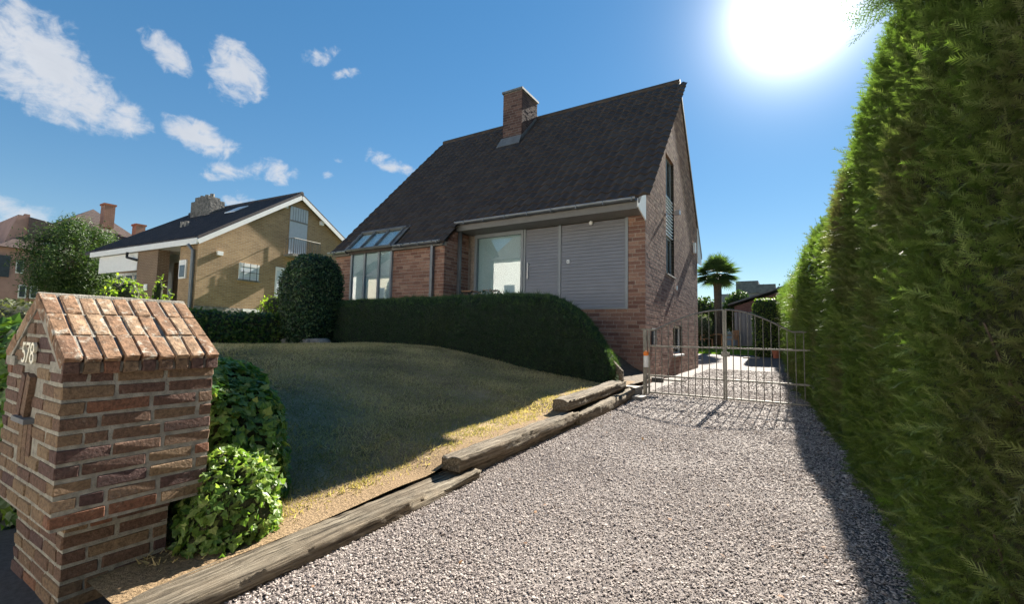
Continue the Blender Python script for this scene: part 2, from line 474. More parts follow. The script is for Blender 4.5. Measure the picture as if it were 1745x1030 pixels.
class B:
    def __init__(s): s.V = []; s.F = []
    def add(s, V, F):
        k = len(s.V)
        s.V += [tuple(map(float, v)) for v in V]
        s.F += [tuple(i + k for i in f) for f in F]
        return s
    def box(s, x0, x1, y0, y1, z0, z1):
        V = [(x, y, z) for z in (z0, z1) for y in (y0, y1) for x in (x0, x1)]
        return s.add(V, [(0, 2, 3, 1), (4, 5, 7, 6), (0, 1, 5, 4), (2, 6, 7, 3), (0, 4, 6, 2), (1, 3, 7, 5)])
    def prism(s, poly, ext):
        n = len(poly); ext = np.array(ext, float)
        a = [np.array(p, float) for p in poly]
        V = a + [p + ext for p in a]
        F = [tuple(range(n))[::-1], tuple(range(n, 2 * n))] + [(i, (i + 1) % n, (i + 1) % n + n, i + n) for i in range(n)]
        return s.add(V, F)
    def bar(s, p, q, wd, ht, upv=(0, 0, 1)):
        p, q = np.array(p, float), np.array(q, float)
        d = q - p; d /= np.linalg.norm(d)
        u = np.cross(d, upv)
        if np.linalg.norm(u) < 1e-6: u = np.cross(d, (1, 0, 0))
        u /= np.linalg.norm(u); v = np.cross(u, d)
        c = [p + u * a * wd / 2 + v * b * ht / 2 for a, b in ((-1, -1), (1, -1), (1, 1), (-1, 1))]
        return s.prism(c, q - p)
    def tube(s, pts, r, n=8, cap=True):
        pts = [np.array(p, float) for p in pts]
        rs = r if isinstance(r, (list, tuple)) else [r] * len(pts)
        V, F = [], []
        ref = None
        for i, p in enumerate(pts):
            d = pts[min(i + 1, len(pts) - 1)] - pts[max(i - 1, 0)]
            d /= np.linalg.norm(d)
            if ref is None:
                ref = np.array((0, 0, 1.0)) if abs(d[2]) < 0.9 else np.array((1.0, 0, 0))
            u = np.cross(d, ref); u /= np.linalg.norm(u); v = np.cross(d, u)
            ref = np.cross(u, d) if False else ref
            V += [p + rs[i] * (math.cos(2 * math.pi * k / n) * u + math.sin(2 * math.pi * k / n) * v) for k in range(n)]
        for i in range(len(pts) - 1):
            for k in range(n):
                F.append((i * n + k, i * n + (k + 1) % n, (i + 1) * n + (k + 1) % n, (i + 1) * n + k))
        if cap:
            F.append(tuple(range(n))[::-1]); F.append(tuple((len(pts) - 1) * n + k for k in range(n)))
        return s.add(V, F)
    def build(s, name, mat, parent=None, smooth=False, rv=None):
        return mk(name, s.V, s.F, mat, parent, smooth, None if rv is None else [rv] * len(s.V))


def nz(x, y, z, f=1.0): return mnoise.noise(Vector((x * f, y * f, z * f)))


def frames(N, spin):
    """rotation matrices (n,3,3): columns x (spun tangent), y, z = N"""
    N = N / np.linalg.norm(N, axis=1, keepdims=True)
    ref = np.where(np.abs(N[:, 2:3]) < 0.95, np.array([[0, 0, 1.0]]), np.array([[1.0, 0, 0]]))
    T = np.cross(ref, N); T /= np.linalg.norm(T, axis=1, keepdims=True)
    Bv = np.cross(N, T)
    c, s_ = np.cos(spin)[:, None], np.sin(spin)[:, None]
    X = T * c + Bv * s_
    Y = np.cross(N, X)
    return np.stack([X, Y, N], axis=2)


def frames_dir(D, Nh):
    """x along D, z near Nh"""
    D = D / np.linalg.norm(D, axis=1, keepdims=True)
    Y = np.cross(Nh, D); Y /= np.linalg.norm(Y, axis=1, keepdims=True) + 1e-9
    Z = np.cross(D, Y)
    return np.stack([D, Y, Z], axis=2)


def scatter(Tv, Tf, Rm, Pp, Sc):
    """instances of one template joined into arrays; Tf is (m,3)"""
    Tv = np.asarray(Tv, float); Tf = np.asarray(Tf)
    n = len(Pp)
    V = np.einsum('nij,kj->nki', Rm, Tv) * np.asarray(Sc)[:, None, None] + Pp[:, None, :]
    F = Tf[None] + (np.arange(n) * len(Tv))[:, None, None]
    return V.reshape(-1, 3), F.reshape(-1, 3), len(Tv)


def sample_surface(V, F, n, keep=None):
    V = np.asarray(V, float)
    T = []
    for f in F:
        for i in range(1, len(f) - 1): T.append((f[0], f[i], f[i + 1]))
    T = np.array(T)
    a, b, c = V[T[:, 0]], V[T[:, 1]], V[T[:, 2]]
    N = np.cross(b - a, c - a); A = np.linalg.norm(N, axis=1)
    wgt = A.copy()
    if keep is not None: wgt = wgt * keep((a + b + c) / 3, N / (A[:, None] + 1e-12))
    i = RNG.choice(len(T), n, p=wgt / wgt.sum())
    r1, r2 = np.sqrt(RNG.random(n)), RNG.random(n)
    P = a[i] * (1 - r1)[:, None] + b[i] * (r1 * (1 - r2))[:, None] + c[i] * (r1 * r2)[:, None]
    return P, N[i] / (A[i][:, None] + 1e-12)


def blob(c, r, nu=40, nv=24, pw=0.8, amp=0.1, freq=1.2, seed=0.0):
    """closed rounded lump (superellipsoid) with uneven surface"""
    V = []; F = []
    sg = lambda a, p: math.copysign(abs(a) ** p, a)
    for j in range(nv + 1):
        ph = -math.pi / 2 + math.pi * j / nv
        for i in range(nu):
            th = 2 * math.pi * i / nu
            d = np.array((sg(math.cos(ph), pw) * sg(math.cos(th), pw), sg(math.cos(ph), pw) * sg(math.sin(th), pw), sg(math.sin(ph), pw)))
            k = 1 + amp * nz(d[0] + seed, d[1] - seed, d[2], freq) + amp * 0.5 * nz(d[0] - seed, d[1], d[2] + seed, freq * 3)
            V.append(np.array(c) + d * np.array(r) * k)
    for j in range(nv):
        for i in range(nu):
            F.append((j * nu + i, j * nu + (i + 1) % nu, (j + 1) * nu + (i + 1) % nu, (j + 1) * nu + i))
    return V, F


# leaf templates: x along the leaf, z its upper side
T_IVY = ([(0, 0, 0), (-0.10, 0.42, 0.05), (0.30, 0.55, -0.04), (0.50, 0.30, 0.03), (1.0, 0.0, -0.08), (0.50, -0.30, 0.03), (0.30, -0.55, -0.04), (-0.10, -0.42, 0.05)],
         [(0, 2, 1), (0, 3, 2), (0, 4, 3), (0, 5, 4), (0, 6, 5), (0, 7, 6)])
T_OVAL = ([(0, 0, 0), (0.3, 0.26, 0.05), (0.7, 0.24, 0.04), (1, 0, -0.06), (0.7, -0.24, 0.04), (0.3, -0.26, 0.05)],
          [(0, 5, 1), (1, 5, 4), (1, 4, 2), (2, 4, 3)])
T_LONG = ([(0, 0, 0), (0.5, 0.12, 0.06), (1, 0, -0.05), (0.5, -0.12, 0.06)], [(0, 3, 1), (1, 3, 2)])
T_TUFT = ([(0, -0.05, 0), (0, 0.05, 0), (1, 0, 0.1), (0.1, -0.05, 0), (0.1, 0.05, 0), (0.75, 0.42, 0.2), (0.1, -0.05, 0), (0.1, 0.05, 0), (0.75, -0.42, 0.15),
           (0.2, 0, -.05), (0.2, 0, .05), (0.8, 0.05, 0.5)], [(0, 2, 1), (3, 5, 4), (6, 8, 7), (9, 10, 11)])
T_BLADE = ([(0, -0.5, 0), (0, 0.5, 0), (1, 0, 0)], [(0, 1, 2)])


def spray_template(nsh, sub, droop=0.18, wide=0.42):
    """flat feathery conifer spray along +x, unit length"""
    V, F = [], []
    def tri(a, b, c):
        k = len(V); V.extend((a, b, c)); F.append((k, k + 1, k + 2))
    def z(x): return -droop * x * x
    tri((0, -0.012, 0), (0, 0.012, 0), (1, 0, z(1)))
    for i in range(nsh):
        x = 0.08 + 0.84 * i / (nsh - 1)
        for sgn in (-1, 1):
            L = wide * math.sin(math.pi * (0.18 + 0.78 * x)) ** 0.8 + 0.04
            L *= random.uniform(0.8, 1.15)
            a = R(random.uniform(26, 50))
            tx, ty = x + L * math.cos(a), sgn * L * math.sin(a)
            zz = z(x) - random.uniform(-0.02, 0.06)
            wd = 0.020 if sub else 0.035
            tri((x - wd, 0, z(x)), (x + wd, 0, z(x)), (tx, ty, zz))
            for j in range(sub):
                f = 0.25 + 0.65 * j / max(1, sub - 1)
                bx, by = x + (tx - x) * f, ty * f
                l2 = L * 0.42 * (1 - 0.6 * f)
                for s2 in (-1, 1):
                    a2 = a * sgn + s2 * R(38)
                    tri((bx - 0.010, by, zz * f + z(x) * (1 - f)), (bx + 0.012, by, zz * f + z(x) * (1 - f)),
                        (bx + l2 * math.cos(a2), by + l2 * math.sin(a2), zz * f + z(x) * (1 - f) - 0.015))
    return np.array(V), np.array(F)


def leaf_part(name, mat, parent, Pp, N, tmpl, size, jit=0.5, szvar=0.35, outward=None, kind=None, drop=None):
    """leaves over a surface: upper sides roughly along N"""
    n = len(Pp)
    Nj = N + RNG.normal(0, jit, (n, 3))
    if outward is None:
        Rm = frames(Nj, RNG.random(n) * 2 * math.pi)
    else:
        D = N * outward + RNG.normal(0, jit, (n, 3))
        if drop is not None: D = D + np.array(drop)
        Rm = frames_dir(D, Nj[::-1] + np.array([0, 0, 0.6]))
    Sc = size * (1 + RNG.uniform(-szvar, szvar, n))
    V, F, k = scatter(tmpl[0], tmpl[1], Rm, Pp, Sc)
    rv = np.repeat(RNG.random(n), k)
    o = mk(name, V, F, mat, parent, rv=rv)
    if kind: o['kind'] = kind
    return o


def drive_z(y):
    if y < 19.3: return 0.19 * min(1, max(0, (y - 1) / 8.4))
    return 0.19 + 0.36 * min(1, (y - 19.3) / 6.7)


def sstep(t):
    t = min(1, max(0, t)); return t * t * (3 - 2 * t)


def edge_z(y): return float(np.interp(y, [0.5, 1, 3, 3.4, 5.6, 6.0, 8.6, 9.4], [0.06, 0.10, 0.15, 0.24, 0.28, 0.38, 0.44, 0.46]))


def lawn_z(x, y):
    ze = edge_z(y)
    t = (-2.66 - x) / 5.5
    top = 1.05 * sstep(0.35 + (y + 0.2) / 4.0)
    z = ze + max(0, top - ze) * sstep(t)
    if x < -9: z -= 0.22 * sstep((-9 - x) / 3.5)
    return z + 0.012 * nz(x, y, 0, 1.7)


# ------------------------------------------------------------------ ground, street, drive, lawn
def sheet(name, xs, ys, zf, mat, smooth=True):
    V = [(x, y, zf(x, y)) for y in ys for x in xs]
    nx = len(xs)
    F = [(j * nx + i, j * nx + i + 1, (j + 1) * nx + i + 1, (j + 1) * nx + i) for j in range(len(ys) - 1) for i in range(nx - 1)]
    return tag(mk(name, V, F, mat, smooth=smooth), kind='structure')


def ground_z(x, y):
    z = -0.06
    if x < -13: z += 1.75 * sstep((-13 - x) / 3.0) * sstep((y - 1.5) / 6.0)
    if y > 20: z += 0.5 * sstep((y - 20) / 7)
    return z


gx = sorted(set([-900, -400, -200, -120, -80, -60] + list(range(-50, 21, 2)) + [-13, -15, 30, 60, 120, 400, 900]))
gy = sorted(set([-900, -400, -150, -60, -30, -15, -5, 0, 1] + list(range(2, 41, 2)) + [60, 100, 200, 500, 1200]))
sheet('ground', gx, gy, ground_z, 'far_field')
sheet('pavement', [-60, -20, -8, -4, -2.55], [-1.6, 0.0, 0.98], lambda x, y: -0.004, 'asphalt')
sheet('drive_apron', [-2.55, 0, 2, 30], [-1.6, 0.0, 0.64], lambda x, y: -0.004, 'paving')
sheet('road', [-90, -20, 0, 20, 60], [-8.5, -1.6], lambda x, y: -0.03, 'concrete_road')  # unseen road, made pale to bounce light onto the house front
sheet('far_pavement', [-90, -20, 0, 20, 60], [-13.5, -8.5], lambda x, y: -0.01, 'paving')  # unseen pavement, added pale for the same bounce light
dxs = list(np.linspace(-2.62, 1.2, 40))
sheet('driveway', dxs, list(np.linspace(0.62, 9.4, 90)) + list(np.linspace(9.6, 27, 50)), lambda x, y: drive_z(y) + 0.006 * nz(x, y, 0, 1.3), 'gravel_bed')
sheet('side_gravel', [-7.0, -5, -3.1, -2.63], list(np.linspace(9.3, 27, 30)), lambda x, y: drive_z(y) - 0.004, 'gravel_bed')
lx = list(np.linspace(-13.2, -2.60, 90)); ly = list(np.linspace(0.9, 9.2, 70))
sheet('lawn', lx, ly, lawn_z, 'lawn_thatch')
sheet('garden_lawn', list(np.linspace(-14, 8, 12)), list(np.linspace(26.0, 34, 12)), lambda x, y: 0.55 + 0.35 * sstep((y - 26) / 4), 'lawn_thatch')


def bank_z(x, y):
    return float(np.interp(x, [-13.4, -5.4, -3.2, -2.7], [2.08, 2.06, 0.55, 0.35])) - (0.9 * sstep((9.35 - y) / 0.3) if y < 9.35 else 0)


sheet('terrace_bank', list(np.linspace(-13.4, -2.75, 60)), [9.0, 9.15, 9.35, 9.6, 10.4, 11.4], bank_z, 'soil')
b = B().box(-13.35, -5.45, 9.75, 11.36, 1.98, 2.12)
tag(b.build('terrace', 'paving'), kind='structure')

# loose gravel stones (crushed stone, too many to count)
OCT = np.array([(1, 0, 0.1), (-0.2, 0.9, 0), (-0.9, -0.1, -0.1), (0.1, -0.8, 0.1), (0.15, 0.1, 0.7), (0, 0, -0.6)])
OCF = np.array([(0, 1, 4), (1, 2, 4), (2, 3, 4), (3, 0, 4), (1, 0, 5), (2, 1, 5), (3, 2, 5), (0, 3, 5)])


def pebbles():
    Ps, Ss = [], []
    for (y0, y1, dens, sz) in ((1.0, 2.6, 10500, 0.0068), (2.6, 4.5, 8800, 0.0073), (4.5, 7.0, 4300, 0.0096), (7.0, 11.5, 1400, 0.0135), (11.5, 19.0, 420, 0.018)):
        n = int(dens * (y1 - y0) * 3.25)
        x = RNG.uniform(-2.52, 0.72, n); y = RNG.uniform(y0, y1, n)
        z = np.array([drive_z(v) for v in y]) + RNG.uniform(-0.002, 0.010, n)
        Ps.append(np.stack([x, y, z], 1)); Ss.append(sz * RNG.lognormal(0, 0.36, n))
    P = np.concatenate(Ps); S = np.concatenate(Ss)
    n = len(P)
    Nn = RNG.normal(0, 0.32, (n, 3)) + np.array([0, 0, 1.0])
    Rm = frames(Nn, RNG.random(n) * 6.283)
    V, F, k = scatter(OCT * np.array([1, 0.85, 0.55]), OCF, Rm, P, S)
    o = mk('gravel', V, F, 'pebble', rv=np.repeat(RNG.random(n), k))
    return tag(o, 'pale pinkish grey crushed gravel covering the driveway', 'gravel', kind='stuff')


pebbles()


def grass():
    n = 210000
    x = -2.72 - 10.2 * RNG.random(n) ** 1.25
    y = 1.1 + 7.8 * RNG.random(n) ** 1.2
    ok = np.array([mnoise.noise(Vector((a * 1.1, b_ * 1.1, 3))) for a, b_ in zip(x, y)])
    dens = np.clip((-2.75 - x) / 0.75, 0.04, 1)
    keep = RNG.random(n) < dens
    x, y, ok = x[keep], y[keep], ok[keep]
    n = len(x)
    z = np.array([lawn_z(a, b_) for a, b_ in zip(x, y)])
    D = RNG.normal(0, 0.8, (n, 3)); D[:, 2] = RNG.uniform(0.35, 1.2, n)
    Rm = frames_dir(D, RNG.normal(0, 1, (n, 3)))
    L = RNG.uniform(0.02, 0.062, n) * (1 + 0.5 * np.clip(ok, -0.5, 0.8))
    Tv = np.array(T_BLADE[0]) * np.array([1, 0.19, 1])
    V, F, k = scatter(Tv, T_BLADE[1], Rm, np.stack([x, y, z - 0.003], 1), L)
    rv = np.clip(0.48 + 0.75 * ok + RNG.normal(0, 0.3, n), 0, 1)
    o = mk('grass', V, F, 'grass_blade', rv=np.repeat(rv, k))
    tag(o, 'short mown grass, half dried out, on the front lawn', 'grass', kind='stuff')
    # taller green tufts along the bare edge strip
    n = 6000
    cx = RNG.uniform(-3.7, -2.8, 260); cy = RNG.uniform(1.5, 6.5, 260)
    i = RNG.integers(0, 260, n)
    x = cx[i] + RNG.normal(0, 0.035, n); y = cy[i] + RNG.normal(0, 0.06, n)
    z = np.array([lawn_z(a, b_) for a, b_ in zip(x, y)])
    D = RNG.normal(0, 0.6, (n, 3)); D[:, 2] = RNG.uniform(0.5, 1.3, n)
    V, F, k = scatter(Tv, T_BLADE[1], frames_dir(D, RNG.normal(0, 1, (n, 3))), np.stack([x, y, z - 0.003], 1), RNG.uniform(0.02, 0.05, n))
    o = mk('edge_grass', V, F, 'grass_blade', rv=np.repeat(np.clip(RNG.normal(0.3, 0.25, n), 0, 1), k))
    tag(o, 'straggling grass tufts along the bare edge of the lawn', 'grass', kind='stuff')
    n = 30000
    x = RNG.uniform(-8, 1, n); y = RNG.uniform(26, 30, n)
    z = 0.55 + 0.35 * np.array([sstep((v - 26) / 4) for v in y])
    D = RNG.normal(0, 0.5, (n, 3)); D[:, 2] = 1
    V, F, k = scatter(Tv, T_BLADE[1], frames_dir(D, RNG.normal(0, 1, (n, 3))), np.stack([x, y, z], 1), RNG.uniform(0.06, 0.12, n))
    o = mk('garden_grass', V, F, 'conifer_bright', rv=np.repeat(RNG.random(n), k))
    tag(o, 'bright green grass of the back garden behind the gate', 'grass', kind='stuff')


grass()
n = 150
x = np.concatenate([0.45 - RNG.exponential(0.25, 90), RNG.uniform(-2.4, 0.3, 60)]); y = RNG.uniform(1.2, 9.0, n)
Pl = np.stack([x, y, np.array([drive_z(v) for v in y]) + 0.014], 1)
V, F, k = scatter(T_OVAL[0], T_OVAL[1], frames(RNG.normal(0, 0.3, (n, 3)) + np.array([0, 0, 1.0]), RNG.random(n) * 6.283), Pl, RNG.uniform(0.018, 0.042, n))
tag(mk('leaf_litter', V, F, 'dry_leaf', rv=np.repeat(RNG.random(n), k)), 'dry brown leaves scattered over the gravel', 'leaves', kind='stuff')


# ------------------------------------------------------------------ brick laying
def lay(O, U, Nn, z0, z1, course, length, joint, spans, deep=0.10, proud=0.006, jit=0.003):
    """bricks of one wall face: list of (centre, U half, depth, height, U, N). spans(z) -> list of (u0,u1)"""
    O, U, Nn = np.array(O, float), np.array(U, float), np.array(Nn, float)
    out = []
    k = 0
    z = z0
    while z < z1 - 0.3 * course:
        h = course - joint
        zc = z + course / 2
        for (a, b_) in spans(zc):
            u = a - (length / 2 if k % 2 else 0) - (length * 0.25 if k % 4 > 1 else 0)
            small = 0.3 * length
            lo = a
            while lo < b_ - 0.02:
                hi = u + length - joint
                if hi - lo < small: hi += length
                u = hi + joint - length
                if b_ - hi < small: hi = b_
                pr = proud + random.uniform(-jit, jit)
                c = O + U * (lo + hi) / 2 + Nn * (pr - deep / 2) + np.array((0, 0, zc))
                out.append((c, (hi - lo), deep, h, U, Nn))
                u += length
                lo = hi + joint
        z += course
        k += 1
    return out


def chamfer_box(ch=0.06):
    """unit brick (1 x 1 x 1) with broken edges, 44 triangles"""
    V, F = [], []
    a, c = 0.5, 0.5 - ch
    idx = {}
    def v(p):
        if p not in idx: idx[p] = len(V); V.append(p)
        return idx[p]
    for ax in range(3):
        for s in (-1, 1):
            q = []
            for (i, j) in ((-1, -1), (1, -1), (1, 1), (-1, 1)):
                p = [0, 0, 0]; p[ax] = s * a; p[(ax + 1) % 3] = i * c; p[(ax + 2) % 3] = j * c
                q.append(v(tuple(p)))
            F.append(tuple(q if s > 0 else q[::-1]))
    for ax in range(3):
        b1, b2 = (ax + 1) % 3, (ax + 2) % 3
        for i in (-1, 1):
            for j in (-1, 1):
                def P(e, which):
                    p = [0, 0, 0]; p[ax] = e * c
                    p[b1] = i * (a if which == 0 else c); p[b2] = j * (c if which == 0 else a)
                    return v(tuple(p))
                q = [P(-1, 0), P(1, 0), P(1, 1), P(-1, 1)]
                F.append(tuple(q if i * j > 0 else q[::-1]))
    for i in (-1, 1):
        for j in (-1, 1):
            for k in (-1, 1):
                q = [v((i * a, j * c, k * c)), v((i * c, j * a, k * c)), v((i * c, j * c, k * a))]
                F.append(tuple(q if i * j * k > 0 else q[::-1]))
    return V, F


def brick_meshes(name, mat, dims, n=10, rough=0.0016):
    """shared brick meshes in real size, slightly irregular"""
    out = []
    L, D, Hh = dims
    V0, F0 = chamfer_box(0.1)
    e = 0.005
    for i in range(n):
        V = []
        for p in V0:
            q = []
            for ax, dim in enumerate((L, D, Hh)):
                s = math.copysign(1, p[ax])
                q.append(s * (dim / 2 - (0 if abs(p[ax]) == 0.5 else e)) + random.uniform(-rough, rough))
            V.append(q)
        out.append(mesh_data(name, V, F0, mat, rv=[(i + 0.5) / n] * len(V)))
    return out


_BM = {}


def place_brick(name, mat, parent, item, n=10, rot=None, colour=None):
    c, L, D, Hh, U, Nn = item
    key = (mat, round(L, 2), round(D, 2), round(Hh, 3))
    if key not in _BM: _BM[key] = brick_meshes(name, mat, key[1:], n, 0.0032 if mat == 'pillar_brick' else 0.0016)
    ms = _BM[key]
    me = ms[random.randrange(n)] if colour is None else ms[min(n - 1, int(colour * n))]
    o = link(name, me, parent, np.array(c) - root_loc(parent))
    ang = math.atan2(U[1], U[0])
    o.rotation_euler = (random.uniform(-0.01, 0.01), random.uniform(-0.012, 0.012), ang) if rot is None else rot
    return o


def bricks_joined(name, mat, parent, items):
    V0, F0 = chamfer_box(0.1)
    V0 = np.array(V0)
    tri = []
    for f in F0:
        for i in range(1, len(f) - 1): tri.append((f[0], f[i], f[i + 1]))
    Vs, rv = [], []
    for (c, L, D, Hh, U, Nn) in items:
        dim = np.array((L, D, Hh)) / 2
        q = np.sign(V0) * (dim - np.where(np.abs(V0) == 0.5, 0, 0.004))
        Wv = np.cross(U, (0, 0, 1))
        side = -1 if np.dot(Wv, Nn) > 0 else 1
        Y = np.cross((0, 0, 1), U)
        Vs.append(np.array(c) + q[:, :1] * U + q[:, 1:2] * Y + q[:, 2:] * np.array((0, 0, 1.0)))
        rv += [random.random()] * len(V0)
    F = np.array(tri)[None] + (np.arange(len(items)) * len(V0))[:, None, None]
    o = mk(name, np.concatenate(Vs), F.reshape(-1, 3), mat, parent, rv=rv)
    o['kind'] = 'stuff'
    return o


def looks(item):
    c, L, D, Hh, U, Nn = item
    v = np.array(EYE) - c
    d = np.linalg.norm(v)
    return L * Hh * max(0.02, float(np.dot(Nn, v)) / d) / d ** 2

# ------------------------------------------------------------------ the brick house
XR, XL, XS = -2.99, -13.45, -8.52
YE, ZE, YL, ZL = 10.66, 4.74, 10.05, 4.09
YK, ZK = 15.82, 10.25
YF, YB, YW = 11.36, 19.31, 10.15
MF = (ZK - ZE) / (YK - YE)
MR = 1.22
ZG = 0.19
house = thing('brick_house', ((XR + XL) / 2, YF, 0.0), 'steep roofed brown brick house with grey shutters behind the dark hedge', 'house')


def roof_z(y): return ZE + MF * (y - YE) if y <= YK else ZK - MR * (y - YK)


# masonry body
bd = B()
bd.box(XL, XR - 0.16, YF + 0.12, YB, -0.3, 4.5)
bd.box(XL, XS - 0.02, YW + 0.02, YF + 0.13, 0.3, 4.08)
bd.prism([(XL, YF + 0.2, 4.49), (XL, YB, 4.49), (XL, YB, roof_z(YB) - 0.22), (XL, YK, ZK - 0.24), (XL, YF + 0.2, roof_z(YF + 0.2) - 0.24)], (XR - 0.16 - XL, 0, 0))
wall = bd.build('wall', 'mortar', house)
# front facing leaf beside and under the shutters
fl = B()
fl.box(XS - 0.3, XR, YF, YF + 0.118, -0.3, 2.12)
fl.box(-3.47, XR, YF, YF + 0.118, 2.1205, 4.47)
fl.build('wall', 'mortar', house)
# gable leaf, pieced round its two windows
WIN = [(13.70, 14.86, 3.28, 7.02), (14.64, 16.10, 0.83, 1.75)]
cuts = sorted({YF + 0.119, 13.70, 14.64, 14.86, 16.10, YK, YB})
gl_ = B()
for y0, y1 in zip(cuts[:-1], cuts[1:]):
    ym = (y0 + y1) / 2
    holes = sorted([(z0, z1) for (a, b_, z0, z1) in WIN if a < ym < b_])
    zlo = -0.3
    for (z0, z1) in holes:
        gl_.box(XR - 0.158, XR, y0, y1, zlo, z0)
        zlo = z1
    gl_.prism([(XR, y0, zlo), (XR, y1, zlo), (XR, y1, roof_z(y1) - 0.2), (XR, y0, roof_z(y0) - 0.2)], (-0.158, 0, 0))
gl_.build('gable_wall', 'mortar', house)

CO, BL, JT = 0.102, 0.30, 0.014
items = []


def side_spans(z):
    lo, hi = YF + 0.11, YB
    if z > 4.3:
        lo = max(lo, YE + (z + 0.17 - ZE) / MF)
        hi = min(hi, YK + (ZK - 0.2 - z) / MR)
    sp = [(lo, hi)] if hi - lo > 0.1 else []
    for (a, b_, z0, z1) in WIN:
        if z0 < z < z1:
            sp = [q for (l, h) in sp for q in ((l, min(h, a)), (max(l, b_), h)) if q[1] - q[0] > 0.03]
    return sp


items += lay((XR, 0, 0), (0, 1, 0), (1, 0, 0), ZG - 0.15, ZK - 0.3, CO, BL, JT, side_spans, proud=0.004, jit=0.0015)
items += lay((0, YF, 0), (1, 0, 0), (0, -1, 0), ZG - 0.15, 4.46, CO, BL, JT, lambda z: [(-3.46, XR + 0.006)] if z > 2.1 else [(-6.2, XR + 0.006)])
items += lay((0, YW + 0.02, 0), (1, 0, 0), (0, -1, 0), 1.6, 3.96, CO, BL, JT, lambda z: [(XL, -12.58), (-10.64, XS - 0.012)], proud=0.008)
items += lay((XS - 0.02, 0, 0), (0, 1, 0), (1, 0, 0), 1.6, 4.4, CO, BL, JT, lambda z: [(YW + 0.11 + max(0, (z - 4.02)) / MF, YF - 0.02)], proud=0.008)
# chimney
CX0, CX1, CY0, CY1, CZ = -9.42, -8.56, 14.52, 15.82, 10.95
B().box(CX0 + 0.02, CX1 - 0.02, CY0 + 0.02, CY1, 8.2, CZ - 0.03).build('chimney', 'chimney_mortar', house)
chim = [o for o in house.children if o.name.startswith('chimney')][0]
citems = lay((0, CY0 + 0.02, 0), (1, 0, 0), (0, -1, 0), 8.75, CZ - 0.05, CO, 0.29, JT, lambda z: [(CX0, CX1)], deep=0.08)
citems += lay((CX1 - 0.02, 0, 0), (0, 1, 0), (1, 0, 0), 8.75, CZ - 0.05, CO, 0.29, JT, lambda z: [(max(CY0 + 0.1, CY0), CY1)], deep=0.08)
bricks_joined('bricks', 'chimney_brick', chim, citems)
B().box(CX0 - 0.04, CX1 + 0.04, CY0 - 0.04, CY1 + 0.04, CZ - 0.03, CZ + 0.05).build('cap', 'lead', chim)
zf = roof_z(CY0)
B().prism([(CX0 - 0.08, CY0 - 0.30, zf - 0.30 * MF + 0.10), (CX1 + 0.08, CY0 - 0.30, zf - 0.30 * MF + 0.10), (CX1 + 0.03, CY0 - 0.02, zf + 0.22), (CX0 - 0.03, CY0 - 0.02, zf + 0.22)], (0, 0.03, -0.02)).build('flashing', 'lead', chim)
B().prism([(CX1 + 0.01, CY0, zf + 0.02), (CX1 + 0.01, CY1, roof_z(CY1) + 0.02), (CX1 + 0.01, CY1, roof_z(CY1) + 0.16), (CX1 + 0.01, CY0, zf + 0.2)], (0.015, 0, 0)).build('flashing', 'lead', chim)

items.sort(key=looks, reverse=True)
for it in items[:300]: place_brick('brick', 'house_brick', wall, it)
bricks_joined('bricks', 'house_brick', wall, items[300:])

# roof: deck with tiles laid on it
th = math.atan(MF)
S_ = np.array((0, math.cos(th), math.sin(th))); N_ = np.array((0, -math.sin(th), math.cos(th)))
rd = B()
lift = 0.02
def rp(x, y, o=0.0): return (x, y, roof_z(y) + o)
rd.prism([rp(XS, YE), rp(XR + 0.03, YE), rp(XR + 0.03, YK), rp(XS, YK)], (0, 0, -0.14))
rd.prism([rp(XL - 0.05, YL), rp(XS - 0.001, YL), rp(XS - 0.001, YK), rp(XL - 0.05, YK)], (0, 0, -0.14))
YR2 = 20.25
rd.prism([(XL - 0.05, YK + 0.002, ZK), (XR + 0.03, YK + 0.002, ZK), (XR + 0.03, YR2, roof_z(YR2)), (XL - 0.05, YR2, roof_z(YR2))], (0, 0, -0.14))
roof = rd.build('roof', 'roof_tile', house, rv=0.4)
TW, TL, TE = 0.285, 0.41, 0.345
tv, tf = [], []
NC = 7
for j, (yy, zz) in enumerate(((0.0, 0.0), (0.0, 0.050), (TL, 0.006))):
    for i in range(NC + 1):
        x = i / NC
        wv = 0.062 * (0.5 - 0.5 * math.cos(2 * math.pi * x)) ** 1.3
        tv.append((x * TW * 1.02, yy, zz + (wv if j else wv * 0.4 - 0.004)))
for j in range(2):
    for i in range(NC):
        tf.append((j * (NC + 1) + i, j * (NC + 1) + i + 1, (j + 1) * (NC + 1) + i + 1, (j + 1) * (NC + 1) + i))
tv = np.array(tv)
TM = [mesh_data('tile', tv @ np.array([(1, 0, 0), S_, N_]), tf, 'roof_tile', rv=[(i + 0.5) / 8] * len(tv)) for i in range(8)]
tiles = []
SMAX = (YK - YE) / math.cos(th)
for r_ in range(-3, int(SMAX / TE) + 1):
    s0 = r_ * TE
    yb = YE + s0 * math.cos(th)
    x = XL - 0.06
    while x < XR + 0.04:
        xc, yc = x + TW / 2, yb + 0.12
        ok = (yb > YE - 0.05) or (xc < XS and yb > YL - 0.1)
        if -12.66 < xc < -10.42 and yb < 10.62: ok = False
        if CX0 - 0.05 < xc < CX1 + 0.05 and CY0 - 0.30 < yc < CY1: ok = False
        if ok and yb + TL * math.cos(th) < YK - 0.01: tiles.append((x, yb, roof_z(yb)))
        x += TW
tiles.sort(key=lambda q: (q[0]) ** 2 + q[1] ** 2 + (q[2] - 1.35) ** 2)
for q in tiles[:300]:
    o = link('tile', TM[random.randrange(8)], roof, np.array(q) + N_ * 0.004 - root_loc(roof))
    o.rotation_euler = (random.uniform(-0.012, 0.012), random.uniform(-0.012, 0.012), random.uniform(-0.006, 0.006))
Vt = tv @ np.array([(1, 0, 0), S_, N_])
Fq = np.array(tf)
n = len(tiles) - 300
